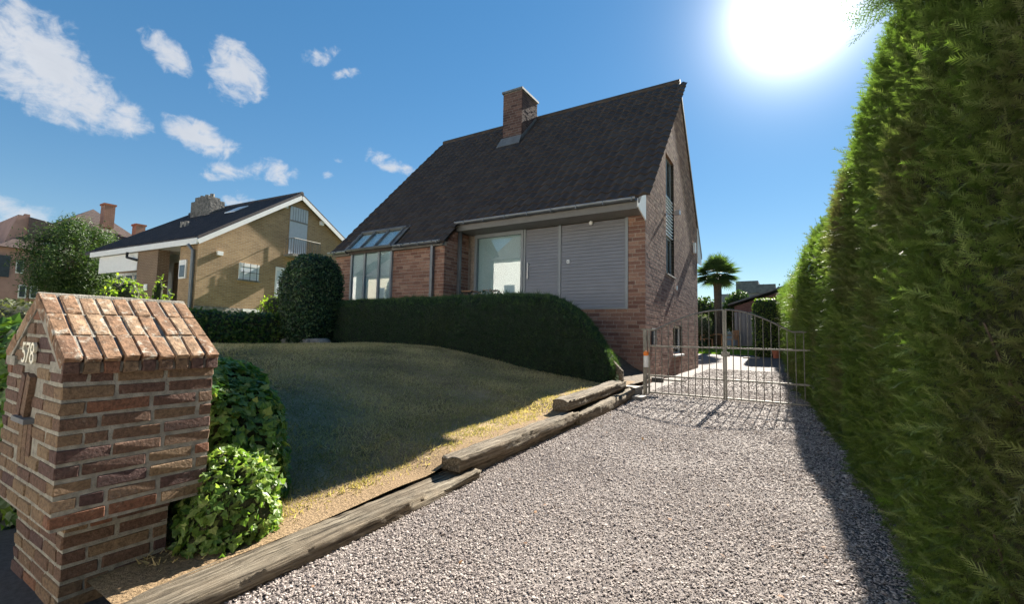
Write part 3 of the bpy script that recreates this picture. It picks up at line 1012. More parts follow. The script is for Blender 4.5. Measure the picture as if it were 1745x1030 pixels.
Pt = np.array(tiles[300:]) + N_ * 0.004 + N_[None] * RNG.uniform(-0.003, 0.005, (n, 1)) + RNG.uniform(-0.004, 0.004, (n, 3))
o = mk('tiles', (Vt[None] + Pt[:, None]).reshape(-1, 3), (Fq[None] + (np.arange(n) * len(Vt))[:, None, None]).reshape(-1, 4), 'roof_tile', roof, rv=np.repeat(RNG.random(n), len(Vt)))
o['kind'] = 'stuff'
rt_ = B().tube([(-0.2, 0, 0), (0.19, 0, 0.012)], [0.125, 0.115], 12)
RM = [mesh_data('ridge_tile', rt_.V, rt_.F, 'roof_tile', rv=[v] * len(rt_.V)) for v in (0.2, 0.5, 0.8)]
x = XL + 0.15
while x < XR - 0.12:
    link('ridge_tile', RM[random.randrange(3)], roof, np.array((x, YK, ZK - 0.02)) - root_loc(roof)); x += 0.36
link('ridge_tile', RM[1], roof, np.array((XR - 0.14, YK, ZK - 0.02)) - root_loc(roof))
# verge trims
B().prism([(XR + 0.031, YE, roof_z(YE) - 0.15), (XR + 0.031, YK, ZK - 0.15), (XR + 0.031, YK, ZK + 0.03), (XR + 0.031, YE, roof_z(YE) + 0.03)], (0.022, 0, 0)).build('verge', 'lead', roof)
B().prism([(XR + 0.031, YK + 0.002, ZK - 0.15), (XR + 0.031, YR2, roof_z(YR2) - 0.15), (XR + 0.031, YR2, roof_z(YR2) + 0.03), (XR + 0.031, YK + 0.002, ZK + 0.03)], (0.022, 0, 0)).build('verge', 'lead', roof)
B().prism([(XR - 0.002, YE - 0.02, 4.69), (XR - 0.002, YE - 0.02, 4.50), (XR - 0.002, YF - 0.003, 4.32), (XR - 0.002, YF - 0.003, roof_z(YF) - 0.10)], (0.03, 0, 0)).build('eave_end', 'white_paint', house)
B().prism([(XR - 0.002, YB + 0.003, roof_z(YB) - 0.16), (XR - 0.002, YR2, roof_z(YR2) - 0.15), (XR - 0.002, YR2, roof_z(YR2) - 0.4), (XR - 0.002, YB + 0.003, roof_z(YR2) - 0.45)], (0.03, 0, 0)).build('eave_end', 'white_paint', house)


def gutter(x0, x1, y, z, parent):
    V, F = [], []
    n, r = 8, 0.075
    for x in (x0, x1):
        for rr in (r, r - 0.012):
            for i in range(n + 1):
                a = math.pi + math.pi * i / n
                V.append((x, y + rr * math.cos(a), z + rr * math.sin(a)))
    k = n + 1
    for i in range(n):
        F += [(i, i + 1, 2 * k + i + 1, 2 * k + i), (k + i + 1, k + i, 3 * k + i, 3 * k + i + 1), (i + 1, i, k + i, k + i + 1), (2 * k + i, 2 * k + i + 1, 3 * k + i + 1, 3 * k + i)]
    F += [(0, 2 * k, 3 * k, k), (n, k + n, 3 * k + n, 2 * k + n)]
    g = mk('gutter', V, F, 'zinc', parent, smooth=False)
    B().tube([(x0, y - r, z + 0.004), (x1, y - r, z + 0.004)], 0.011, 6).build('rim', 'steel', g)
    x = x0 + 0.35
    while x < x1:
        B().box(x - 0.012, x + 0.012, y - r - 0.012, y + 0.06, z - 0.085, z + 0.02).build('bracket', 'zinc', g)
        x += 0.72
    return g


gutter(XS + 0.05, XR - 0.01, YE - 0.10, 4.70, house)
gutter(-10.42, XS + 0.03, YL - 0.09, ZL - 0.03, house)
gutter(XL - 0.12, -12.64, YL - 0.09, ZL - 0.03, house)
B().box(XS + 0.03, XR - 0.004, YE - 0.02, YE + 0.012, 4.46, 4.64).build('fascia', 'fascia', house)
B().box(XS + 0.03, XR - 0.004, YE + 0.013, YF + 0.11, 4.475, 4.50).build('soffit', 'soffit', house)
B().box(-10.60, XS - 0.005, YL - 0.005, YW + 0.01, 3.94, 4.045).build('fascia', 'fascia', house)
B().box(XL, -12.62, YL - 0.005, YW + 0.01, 3.94, 4.045).build('fascia', 'fascia', house)
# rainwater pipes
for (x, y, z1) in ((-8.93, YW - 0.07, 4.02), (XS + 0.05, 10.80, 4.62)):
    dp = B().box(x - 0.045, x + 0.045, y - 0.045, y + 0.045, 2.05, z1).build('downpipe', 'zinc', house)
    for z in (2.5, 3.36):
        B().box(x - 0.055, x + 0.055, y - 0.055, y + 0.055, z, z + 0.035).build('bracket', 'zinc', dp)


def pane(name, x0, x1, y, z0, z1, parent):
    return mk(name, [(x0, y, z0), (x1, y, z0), (x1, y, z1), (x0, y, z1), (x0, y + 0.012, z0), (x1, y + 0.012, z0), (x1, y + 0.012, z1), (x0, y + 0.012, z1)],
              [(0, 1, 2, 3), (5, 4, 7, 6), (4, 0, 3, 7), (1, 5, 6, 2), (3, 2, 6, 7), (4, 5, 1, 0)], 'glass', parent)


# entrance: tall pane, door and shutter of grey boards
ZB_, ZT_ = 2.12, 4.44
for x in (-6.52, -5.40, -3.50):
    wd = 0.03 if x == -6.52 else 0.05
    B().box(x, x + wd + 0.03, YF - 0.03, YF + 0.115, ZB_, ZT_ + 0.02).build('door_post', 'frame_grey', house)
fr_ = B()
fr_.add([(-8.30, YF - 0.03, ZB_), (-6.54, YF - 0.03, ZB_), (-6.54, YF - 0.03, ZT_ + 0.02), (-8.30, YF - 0.03, ZT_ + 0.02),
         (-8.22, YF - 0.03, ZB_ + 0.10), (-6.62, YF - 0.03, ZB_ + 0.10), (-6.62, YF - 0.03, ZT_ - 0.09), (-8.22, YF - 0.03, ZT_ - 0.09)] +
        [(-8.30, YF + 0.115, ZB_), (-6.54, YF + 0.115, ZB_), (-6.54, YF + 0.115, ZT_ + 0.02), (-8.30, YF + 0.115, ZT_ + 0.02),
         (-8.22, YF + 0.115, ZB_ + 0.10), (-6.62, YF + 0.115, ZB_ + 0.10), (-6.62, YF + 0.115, ZT_ - 0.09), (-8.22, YF + 0.115, ZT_ - 0.09)],
        [(i, (i + 1) % 4, (i + 1) % 4 + 4, i + 4) for i in range(4)] + [(4 + i, 4 + (i + 1) % 4, 12 + (i + 1) % 4, 12 + i) for i in range(4)] +
        [((i + 1) % 4, i, 8 + i, 8 + (i + 1) % 4) for i in range(4)])
ent = fr_.build('entrance_frame', 'frame_grey', house)
pane('pane', -8.22, -6.62, YF + 0.03, ZB_ + 0.10, ZT_ - 0.09, ent)
B().box(-8.22, -6.62, YF + 0.105, YF + 0.118, ZB_ + 0.10, ZT_ - 0.09).build('curtain', 'curtain', ent)
dr = B().box(-6.46, -5.40, YF + 0.02, YF + 0.11, ZB_, ZT_).build('door', 'grey_paint', house)
sh = B().box(-5.32, -3.50, YF + 0.02, YF + 0.11, ZB_, ZT_).build('shutter', 'grey_paint', house)
ns = 25
for k in range(ns):
    z = ZB_ + (ZT_ - ZB_) * k / ns
    h_ = (ZT_ - ZB_) / ns
    for (x0, x1, par) in ((-6.455, -5.405, dr), (-5.315, -3.505, sh)):
        B().prism([(x0, YF - 0.012, z + 0.006), (x0, YF + 0.019, z + 0.006), (x0, YF + 0.019, z + h_ - 0.004), (x0, YF + 0.002, z + h_ - 0.004)], (x1 - x0, 0, 0)).build('slat', 'grey_paint', par)
B().box(-5.36, -3.42, YF - 0.05, YF + 0.03, ZB_ - 0.05, ZB_ - 0.001).build('sill', 'frame_grey', sh)
hd = B().tube([(-6.36, YF - 0.07, 2.98), (-6.36, YF - 0.07, 3.46)], 0.016, 8)
hd.tube([(-6.36, YF - 0.07, 3.05), (-6.36, YF + 0.0, 3.05)], 0.010, 6).tube([(-6.36, YF - 0.07, 3.40), (-6.36, YF + 0.0, 3.40)], 0.010, 6)
hd.build('handle', 'steel', dr)
kp = B().box(-5.135, -5.055, YF - 0.035, YF - 0.008, 3.36, 3.455).build('bell_plate', 'plastic_white', sh)
B().box(-5.11, -5.085, YF - 0.04, YF - 0.034, 3.385, 3.415).build('button', 'black_plastic', kp)
lb = B(); lb.add(*blob((-4.41, YF - 0.09, 4.40), (0.055, 0.055, 0.065), 14, 8, 1.0, 0.0)); lb.tube([(-4.41, YF - 0.03, 4.43), (-4.41, YF - 0.07, 4.43)], 0.03, 8)
lb.build('porch_lamp', 'plastic_white', house, smooth=True)

# glazed bay with sloping roof light
bay = B()
for x in (-12.58, -11.94, -11.27, -10.70):
    bay.box(x, x + 0.075, YW - 0.06, YW + 0.03, 1.9, 4.10)
bay.box(-12.5, -10.70, YW - 0.055, YW + 0.028, 4.0, 4.098)
bayo = bay.build('glazed_bay', 'frame_grey', house)
for a, b_ in ((-12.505, -11.94), (-11.865, -11.27), (-11.195, -10.70)):
    pane('pane', a, b_, YW - 0.02, 1.9, 4.0, bayo)
B().box(-12.5, -10.7, YW + 0.005, YW + 0.015, 1.9, 3.998).build('curtain', 'curtain', bayo)
def rq(x, y, o): return np.array((x, y, roof_z(y))) + N_ * o
sk = B()
for x in (-12.62, -11.96, -11.30, -10.62):
    sk.bar(rq(x + 0.04, 10.00, 0.10), rq(x + 0.04, 10.62, 0.10), 0.05, 0.07, N_)
sk.bar(rq(-12.62, 10.645, 0.11), rq(-10.50, 10.645, 0.11), 0.07, 0.08, N_)
sk.bar(rq(-12.62, 9.985, 0.085), rq(-10.52, 9.985, 0.085), 0.05, 0.07, N_)
sky_l = sk.build('roof_light', 'lead', house)
for x in (-12.57, -11.91, -11.25):
    q = [rq(x, 10.0, 0.085), rq(x + 0.62, 10.0, 0.085), rq(x + 0.62, 10.62, 0.085), rq(x, 10.62, 0.085)]
    B().prism(q, -N_ * 0.012).build('pane', 'glass', sky_l)
B().prism([rq(-12.58, 9.99, 0.035), rq(-10.56, 9.99, 0.035), rq(-10.56, 10.62, 0.035), rq(-12.58, 10.62, 0.035)], -N_ * 0.01).build('pane_backing', 'curtain', sky_l)
for x in (-12.72, -10.50):
    B().bar(rq(x, 9.96, 0.07), rq(x, 10.74, 0.07), 0.12, 0.03, N_).build('flashing', 'lead', sky_l)

# gable windows and fittings
(a, b_, z0, z1) = WIN[0]
wf = B()
for (y0_, y1_, q0, q1) in ((a, a + 0.06, z0, z1), (b_ - 0.06, b_, z0, z1), (a + 0.06, b_ - 0.06, z0, z0 + 0.06), (a + 0.06, b_ - 0.06, z1 - 0.06, z1), (a + 0.06, b_ - 0.06, 4.42, 4.48), (a + 0.06, b_ - 0.06, 5.76, 5.82), (a + 0.55, a + 0.60, z0 + 0.06, 4.42), (a + 0.55, a + 0.60, 5.82, z1 - 0.06)):
    wf.box(XR - 0.14, XR - 0.09, y0_, y1_, q0, q1)
w1 = wf.build('window', 'frame_grey', house)
for q0, q1 in ((z0 + 0.06, 4.42), (5.82, z1 - 0.06)):
    for y0_, y1_ in ((a + 0.06, a + 0.55), (a + 0.60, b_ - 0.06)):
        B().box(XR - 0.125, XR - 0.115, y0_, y1_, q0, q1).build('pane', 'glass', w1)
B().box(XR - 0.157, XR - 0.15, a + 0.01, b_ - 0.01, z0 + 0.01, z1 - 0.01).build('pane_backing', 'dark_inside', w1)  # near-black sheet standing in for the dark room behind the panes
for k in range(12):
    z = 4.48 + k * 0.1065
    B().prism([(XR - 0.08, a + 0.05, z + 0.01), (XR - 0.02, a + 0.05, z), (XR - 0.02, a + 0.05, z + 0.02), (XR - 0.08, a + 0.05, z + 0.105)], (0, b_ - a - 0.1, 0)).build('slat', 'white_paint', w1)
B().box(XR - 0.09, XR + 0.05, a - 0.03, b_ + 0.03, z0 - 0.05, z0 - 0.003).build('sill', 'stone', w1)
(a, b_, z0, z1) = WIN[1]
wf = B()
for (y0_, y1_, q0, q1) in ((a, a + 0.06, z0, z1), (b_ - 0.06, b_, z0, z1), (a + 0.06, b_ - 0.06, z0, z0 + 0.06), (a + 0.06, b_ - 0.06, z1 - 0.06, z1), (a + 0.06, b_ - 0.06, 1.02, 1.06)):
    wf.box(XR - 0.14, XR - 0.09, y0_, y1_, q0, q1)
w2 = wf.build('window', 'white_paint', house)
for q0, q1 in ((z0 + 0.06, 1.02), (1.06, z1 - 0.06)):
    B().box(XR - 0.125, XR - 0.115, a + 0.06, b_ - 0.06, q0, q1).build('pane', 'glass', w2)
B().box(XR - 0.157, XR - 0.15, a + 0.01, b_ - 0.01, z0 + 0.01, z1 - 0.01).build('pane_backing', 'dark_inside', w2)  # darkness of the basement room put in as a near-black sheet
B().box(XR - 0.09, XR + 0.06, a - 0.05, b_ + 0.05, z0 - 0.06, z0 - 0.003).build('sill', 'white_paint', w2)
wl_ = B().box(XR + 0.012, XR + 0.05, 13.58, 13.68, 4.98, 5.06)
wl_.tube([(XR + 0.05, 13.63, 5.02), (XR + 0.32, 13.63, 5.04)], 0.014, 6).box(XR + 0.28, XR + 0.42, 13.57, 13.69, 4.98, 5.10)
wl_.build('wall_lamp', 'steel', house)
B().box(XR + 0.012, XR + 0.10, 18.28, 18.46, 4.65, 5.05).build('vent_cover', 'plastic_white', house)
B().box(XR + 0.012, XR + 0.05, 15.02, 15.12, 2.90, 3.03).build('junction_box', 'plastic_white', house)
ic = B().box(XR + 0.014, XR + 0.03, 11.90, 12.42, 1.16, 1.60).build('notice_board', 'dark_inside', house)
for (y0_, y1_, q0, q1) in ((11.90, 12.42, 1.57, 1.60), (12.10, 12.14, 1.18, 1.57), (12.22, 12.26, 1.18, 1.57), (12.08, 12.28, 1.36, 1.40)):
    B().box(XR + 0.031, XR + 0.037, y0_, y1_, q0, q1).build('strip', 'plastic_white', ic)

# folding garden seat and flower tub on the terrace
fs = thing('folding_chair', (-8.0, 10.75, 2.12), 'small wooden folding seat on the terrace beside the glass entrance', 'chair')
for k in range(4):
    B().box(-8.18, -7.80, 10.55 + k * 0.1, 10.635 + k * 0.1, 2.60, 2.62).build('seat_slat', 'teak', fs)
for y in (10.56, 10.92):
    for s in (-1, 1):
        B().bar((-7.99 - s * 0.2, y + 0.02 * s, 2.12), (-7.99 + s * 0.19, y + 0.02 * s, 2.60), 0.03, 0.03).build('leg', 'dark_inside', fs)
fb = thing('flower_tub', (-7.2, 10.7, 2.12), 'low tub of pale pink flowers on the terrace by the entrance pane', 'planter')
V, F = blob((-7.2, 10.7, 2.26), (0.32, 0.2, 0.14), 20, 10, 0.7, 0.03)
mk('tub', V, F, 'terracotta', fb, smooth=True)
V, F = blob((-7.2, 10.7, 2.47), (0.36, 0.24, 0.14), 20, 12, 0.9, 0.25)
P, N = sample_surface(V, F, 260)
leaf_part('leaves', 'box_leaf', fb, P, N, T_OVAL, 0.07, 0.6)
P, N = sample_surface(V, F, 90, lambda c, n_: (n_[:, 2] > 0.0) + 0.05)
leaf_part('flowers', 'pale_petal', fb, P + N * 0.02, N, T_OVAL, 0.06, 0.6)

# ------------------------------------------------------------------ letterbox pillar at the entrance
PX1, PX0, PY0, PY1 = -2.87, -3.79, 0.725, 1.375
pil = thing('brick_pillar', ((PX0 + PX1) / 2, (PY0 + PY1) / 2, 0), 'gabled brick letterbox pillar with the house number 578 by the pavement', 'pillar')
PC = 0.0735
mc = B().box(PX0 + 0.005, PX1 - 0.005, PY0 + 0.005, PY1 - 0.005, 0.405, 1.15)
mc.box(PX0 + 0.085, PX1 - 0.095, PY0 + 0.080, PY1 - 0.145, -0.05, 0.404)
XM = (PX0 + PX1) / 2
mc.prism([(PX0 + 0.02, PY0 + 0.008, 1.1501), (PX1 - 0.02, PY0 + 0.008, 1.1501), (XM, PY0 + 0.008, 1.47)], (0, PY1 - PY0 - 0.016, 0))
mcore = mc.build('mortar_core', 'pillar_mortar', pil)
pit = []


def ring(x0, x1, y0, y1, z0, z1, c0):
    def par(z): return int((z - z0) / PC) % 2
    L_ = 0.213
    pit.extend(lay((x1, 0, 0), (0, 1, 0), (1, 0, 0), z0, z1, PC, L_, 0.017, lambda z: [(y0 + (0.098 if par(z) else 0), y1)], deep=0.092, proud=0.0, jit=0.002))
    pit.extend(lay((0, y0, 0), (1, 0, 0), (0, -1, 0), z0, z1, PC, L_, 0.017, lambda z: [(x0, x1 - (0 if par(z) else 0.098))], deep=0.088, proud=0.0, jit=0.002))
    pit.extend(lay((x0, 0, 0), (0, 1, 0), (-1, 0, 0), z0, z1, PC, L_, 0.017, lambda z: [(y0 + 0.098, y1)], deep=0.092, proud=0.0, jit=0.002))
    pit.extend(lay((0, y1, 0), (1, 0, 0), (0, 1, 0), z0, z1, PC, L_, 0.017, lambda z: [(x0 + 0.1, x1 - 0.1)], deep=0.088, proud=0.0, jit=0.002))


ring(PX0, PX1, PY0, PY1, 0.41, 1.14, 0)
ring(PX0 + 0.08, PX1 - 0.09, PY0 + 0.075, PY1 - 0.14, -0.02, 0.40, 1)
# gable courses above the eaves on both ends
for yy, nn in ((PY0, -1), (PY1, 1)):
    pit.extend(lay((0, yy, 0), (1, 0, 0), (0, nn, 0), 1.15, 1.44, PC, 0.213, 0.017, lambda z: [(XM - (1.46 - z) * 1.36, XM + (1.46 - z) * 1.36)], deep=0.08, proud=0.0, jit=0.002))
skip_slot = lambda it: it[5][1] < 0 and -3.46 < it[0][0] < -3.24 and 0.62 < it[0][2] < 1.12
for it in pit:
    if skip_slot(it): continue
    place_brick('brick', 'pillar_brick', pil, it, n=14)
# sloping cap: three tiers of bricks laid on edge down each side
EX, EZ, RZ = 0.495, 1.20, 1.525
capang = math.atan2(RZ - EZ, EX)
SLn = math.hypot(EX, RZ - EZ)
tl = SLn / 3
cw = (PY1 - PY0 + 0.03) / 9
CM = {}
for side in (1, -1):
    for tier in range(3):
        for k in range(9):
            f = (tier + 0.5) / 3
            off = 0.034
            c = np.array((XM + side * (EX * f - off * math.sin(capang)), PY0 - 0.015 + (k + 0.5) * cw, RZ - (RZ - EZ) * f - off * math.cos(capang)))
            c += RNG.uniform(-0.003, 0.003, 3)
            key = (tl - 0.006, cw - 0.011, 0.068)
            if key not in CM: CM[key] = brick_meshes('cap_brick', 'cap_brick', key, 12, 0.0035)
            o = link('cap_brick', CM[key][random.randrange(12)], pil, c - root_loc(pil))
            o.rotation_euler = (random.uniform(-0.03, 0.03), side * capang + random.uniform(-0.02, 0.02), random.uniform(-0.02, 0.02))
for side in (1, -1):
    for k in range(9):
        item = (np.array((XM + side * (EX - 0.060), PY0 - 0.015 + (k + 0.5) * cw, EZ - 0.048)), 0.105, cw - 0.012, 0.058, np.array((1.0, 0, 0)), np.array((0, -1.0, 0)))
        place_brick('eave_brick', 'pillar_brick', pil, item, n=14)
    B().box(XM + min(side * (EX - 0.03), side * 0.3), XM + max(side * (EX - 0.03), side * 0.3), PY0 - 0.008, PY1 + 0.008, EZ - 0.072, EZ - 0.022).build('eave_bed', 'pillar_mortar', pil)
for side in (1, -1):
    B().prism([(XM, PY0 - 0.006, RZ - 0.010), (XM + side * (EX - 0.03), PY0 - 0.006, EZ + 0.009), (XM + side * (EX - 0.10), PY0 - 0.006, EZ - 0.038), (XM, PY0 - 0.006, RZ - 0.085)], (0, PY1 - PY0 + 0.012, 0)).build('cap_bed', 'pillar_mortar', pil)
B().tube([(XM, PY0 - 0.008, RZ - 0.022), (XM, PY1 + 0.008, RZ - 0.022)], 0.022, 7).build('ridge_joint', 'pillar_mortar', pil)
# letter niche with slanting bricks, grey ledge and a soldier course under it
ni = B().box(-3.455, -3.245, PY0 + 0.02, PY0 + 0.06, 0.63, 1.10).build('niche', 'pillar_mortar', pil)
for k in range(2):
    x = -3.43 + k * 0.085
    B().bar((x, PY0 + 0.004, 0.89), (x + 0.055, PY0 + 0.004, 1.095), 0.062, 0.05, (0, 1, 0)).build('slanted_brick', 'pillar_brick', pil, rv=0.3 + 0.2 * k)
B().box(-3.46, -3.24, PY0 - 0.035, PY0 + 0.05, 0.855, 0.88).build('ledge', 'slate', pil)
for k in range(3):
    B().box(-3.452 + k * 0.071, -3.392 + k * 0.071, PY0 - 0.002, PY0 + 0.05, 0.64, 0.848).build('soldier_brick', 'pillar_brick', pil, rv=0.7 - 0.15 * k)
fc = bpy.data.curves.new('house_number', 'FONT')
fc.body = '578'
fc.size = 0.155; fc.extrude = 0.006; fc.space_character = 0.92
fc.materials.append(MATS['number_enamel'])
fo = bpy.data.objects.new('house_number', fc); COL.objects.link(fo); fo.parent = pil
fo.location = np.array((-3.47, PY0 - 0.012, 1.155)) - root_loc(pil)
fo.rotation_euler = (R(90), 0, 0)


# ------------------------------------------------------------------ timber sleepers edging the lawn
def sleeper(p, q, wd, ht, label, seed):
    p, q = np.array(p, float), np.array(q, float)
    n = 110
    prof = [(-0.5, 0), (-0.5, 0.25), (-0.5, 0.5), (-0.5, 0.7), (-0.495, 0.92), (-0.455, 1.0), (-0.22, 1.0), (0, 1.0), (0.22, 1.0), (0.455, 1.0), (0.495, 0.92), (0.5, 0.7), (0.5, 0.5), (0.5, 0.25), (0.5, 0)]
    D = q - p; L = np.linalg.norm(D); D /= L
    U = np.cross(D, (0, 0, 1)); U /= np.linalg.norm(U)
    V, F = [], []
    m_ = len(prof)
    for i in range(n + 1):
        s = i / n
        for j, (a, b_) in enumerate(prof):
            e = 0.026 * nz(s * L * 1.2, j * 0.45, seed, 1.0) + 0.010 * nz(s * L * 4, j * 1.1, seed, 1.0) + 0.007 * nz(s * L * 13, j * 2.3, seed, 1.0)
            groove = -0.09 * max(0, nz(s * L * 0.7, j * 1.7, seed + 9, 1.0) - 0.1) * (b_ > 0.9)
            endr = 0.03 * nz(j * 1.3, i * 0.1, seed, 1.0) if i in (0, n) else 0
            V.append(p + D * (L * s + endr) + U * (a * wd + e * (1 if a > 0 else -1)) + np.array((0, 0, b_ * ht + (e * 0.8 + groove) * (b_ > 0.5))))
    for i in range(n):
        for j in range(m_):
            a0, a1 = i * m_ + j, i * m_ + (j + 1) % m_
            F.append((a0, a1, a1 + m_, a0 + m_))
    F.append(tuple(range(m_))[::-1]); F.append(tuple(n * m_ + j for j in range(m_)))
    o = mk('railway_sleeper', V, F, 'sleeper_wood', smooth=True)
    for f in (-1, -2): o.data.polygons[len(o.data.polygons) + f].use_smooth = False
    return tag(o, label, 'sleeper', 'old timber sleepers edging the lawn')


sleeper((-2.49, 0.85, -0.02), (-2.50, 3.42, 0.02), 0.27, 0.12, 'longest weathered timber sleeper, running past the brick pillar', 1.3)
sleeper((-2.54, 3.2, 0.145), (-2.55, 5.86, 0.19), 0.20, 0.12, 'thick weathered sleeper resting on the end of the lowest one', 4.1)
sleeper((-2.58, 3.44, 0.02), (-2.60, 5.80, 0.06), 0.20, 0.135, 'half buried sleeper in shade beneath the thick raised one', 6.7)
sleeper((-2.53, 5.90, 0.10), (-2.60, 8.75, 0.20), 0.20, 0.17, 'low dark sleeper carrying the topmost one near the gate', 8.2)
sleeper((-2.66, 5.72, 0.33), (-2.70, 8.45, 0.38), 0.24, 0.145, 'topmost square cut sleeper nearest the iron gate', 11.9)

# stone steps and old plank by the gate
for k, (x0, x1, y0, y1, z0, z1, lab) in enumerate(((-2.72, -2.30, 8.55, 8.86, 0.10, 0.235, 'lowest pale stone step at the foot of the gate post'), (-2.96, -2.50, 8.90, 9.30, 0.10, 0.36, 'upper grey stone step against the house corner'))):
    st = B().box(x0, x1, y0, y1, z0, z1)
    tag(st.build('stone_step', 'paving'), lab, 'step', 'stone steps beside the gate')
pk = thing('stair_rail', (-2.8, 8.75, 0.2), 'weathered slanting plank on a short post beside the steps', 'rail')
B().bar((-2.76, 8.72, 0.15), (-2.76, 8.72, 0.66), 0.075, 0.075).build('post', 'sleeper_wood', pk)
B().bar((-3.15, 8.80, 1.00), (-2.76, 8.72, 0.64), 0.06, 0.12).build('plank', 'sleeper_wood', pk)

# ------------------------------------------------------------------ iron gate
YG = 9.42
GX0, GXC, GX1 = -2.40, -0.985, 0.40
GB = 0.225


def gate_top(x):
    if x < GXC: t = (x - (GX0 + 0.10)) / (GXC - GX0 - 0.10)
    else: t = ((GX1 - 0.30) - x) / (GX1 - 0.30 - GXC)
    t = min(1, max(0, t))
    return 1.50 + 0.41 * math.sin(t * math.pi / 2)


def gate_leaf(x0, x1, label):
    g = thing('gate_leaf', ((x0 + x1) / 2, YG, GB), label, 'gate', 'two leaves of the iron driveway gate')
    for x in (x0, x1):
        thick = 0.016 if abs(x - GXC) < 0.1 else 0.017
        B().box(x - thick, x + thick, YG - thick, YG + thick, GB - 0.02, gate_top(x)).build('stile', 'gate_metal', g)
    n = 11
    for k in range(1, n):
        x = x0 + (x1 - x0) * k / n
        B().tube([(x, YG, GB), (x, YG, gate_top(x))], 0.0085, 6).build('bar', 'gate_metal', g)
    for z in (GB + 0.01, 0.58, 1.18):
        B().box(x0, x1, YG - 0.011, YG + 0.011, z - 0.016, z + 0.016).build('rail', 'gate_metal', g)
    pts = [(x0 + (x1 - x0) * k / 24, YG, gate_top(x0 + (x1 - x0) * k / 24)) for k in range(25)]
    B().tube(pts, 0.017, 6).build('top_rail', 'gate_metal', g)
    return g


gate_leaf(GX0, GXC - 0.019, 'iron gate leaf with vertical bars on the house side')
gr_ = gate_leaf(GXC + 0.019, GX1, 'iron gate leaf with vertical bars on the tall conifer hedge side')
B().box(GXC - 0.06, GXC + 0.09, YG - 0.045, YG - 0.02, 1.02, 1.10).build('latch', 'gate_metal', gr_)
gp = thing('gate_post', (-2.47, YG, 0.15), 'square iron post hinging the gate at the house corner', 'post')
B().box(-2.515, -2.445, YG - 0.035, YG + 0.035, 0.05, 1.50).build('shaft', 'gate_metal', gp)
B().box(-2.56, -2.28, YG - 0.02, YG + 0.02, 1.501, 1.53).build('cap', 'gate_metal', gp)
for z in (0.5, 1.3):
    B().tube([(-2.428, YG, z), (-2.428, YG, z + 0.1)], 0.02, 8).build('hinge', 'gate_metal', gp)
gp2 = thing('gate_post', (0.46, YG, 0.15), 'square iron post half hidden in the tall conifer hedge', 'post')
B().box(0.43, 0.49, YG - 0.03, YG + 0.03, 0.05, 1.50).build('shaft', 'gate_metal', gp2)
bc = thing('warning_lamp', (-2.44, YG - 0.09, 0.8), 'orange and white warning lamp fixed to the gate post', 'lamp')
B().tube([(-2.44, YG - 0.09, 0.75), (-2.44, YG - 0.09, 0.98)], 0.05, 12).build('body', 'plastic_white', bc)
V, F = blob((-2.44, YG - 0.09, 1.02), (0.055, 0.055, 0.06), 14, 8, 0.9, 0.0)
mk('dome', V, F, 'amber', bc, smooth=True)
ar = thing('gate_motor', (-2.2, YG + 0.09, 0.5), 'dark gate opener arm on the lower rail of the gate', 'motor')
B().box(-2.36, -2.14, YG + 0.03, YG + 0.13, 0.44, 0.54).build('motor_box', 'black_plastic', ar)
B().tube([(-2.2, YG + 0.08, 0.50), (-1.7, YG + 0.05, 0.50)], 0.018, 6).build('ram', 'gate_metal', ar)

# ------------------------------------------------------------------ hedges and shrubs
# tall conifer hedge along the drive
HY = [-1.0, 0, 2, 5, 8.3, 9.6, 12, 16, 22, 28, 36]
HX = [0.70, 0.68, 0.65, 0.60, 0.54, 0.40, 0.34, 0.27, 0.12, -0.25, -0.45]
HZ = [4.5, 4.4, 4.05, 3.52, 3.30, 3.26, 3.25, 3.35, 3.6, 3.8, 3.9]


def hedge_face(y, z):
    f = float(np.interp(y, HY, HX)); top = float(np.interp(y, HY, HZ))
    bulge = 0.10 * nz(y, z, 0, 0.55) + 0.05 * nz(y, z, 5, 1.6)
    lean = -0.06 * math.sin(math.pi * min(1, z / 3.0)) + 0.26 * sstep((z - top + 0.8) / 1.0)
    return f + bulge + lean


ch_ = thing('conifer_hedge', (1.0, 12, 0), 'very tall dense conifer hedge lining the gravel drive', 'hedge')
ysq = list(np.linspace(-0.8, 10, 90)) + list(np.linspace(10.4, 36, 60))
zq = np.linspace(0, 1, 30)
V, F = [], []
for y in ysq:
    top = float(np.interp(y, HY, HZ)) + 0.12 * nz(y, 0, 7, 1.2)
    for s in zq:
        z = -0.05 + s * top
        V.append((hedge_face(y, z) + 0.07, y, z + (drive_z(y) if s < 0.05 else 0)))
    V.append((1.5, y, top + 0.05)); V.append((2.1, y, top * 0.6)); V.append((2.1, y, -0.1))
mq = len(zq) + 3
for i in range(len(ysq) - 1):
    for j in range(mq - 1):
        F.append((i * mq + j + 1, i * mq + j, (i + 1) * mq + j, (i + 1) * mq + j + 1))
F.append(tuple(range(mq))); F.append(tuple((len(ysq) - 1) * mq + j for j in range(mq))[::-1])
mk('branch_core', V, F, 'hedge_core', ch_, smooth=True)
# fallen stems showing through
for k in range(40):
    y = random.uniform(1.0, 9); z = random.uniform(0.2, 2.6)
    x = hedge_face(y, z)
    B().tube([(x + 0.25, y + random.uniform(-0.1, 0.1), z - 0.2), (x + 0.06, y + random.uniform(-0.1, 0.3), z), (x - 0.03, y - random.uniform(0.1, 0.35), z + random.uniform(0.05, 0.25))], [0.012, 0.007, 0.003], 5).build('twig', 'bark', ch_)
random.seed(3)
T_NEAR, T_MID, T_FAR = spray_template(8, 3, wide=0.3), spray_template(9, 0, wide=0.26), spray_template(5, 0, wide=0.3)


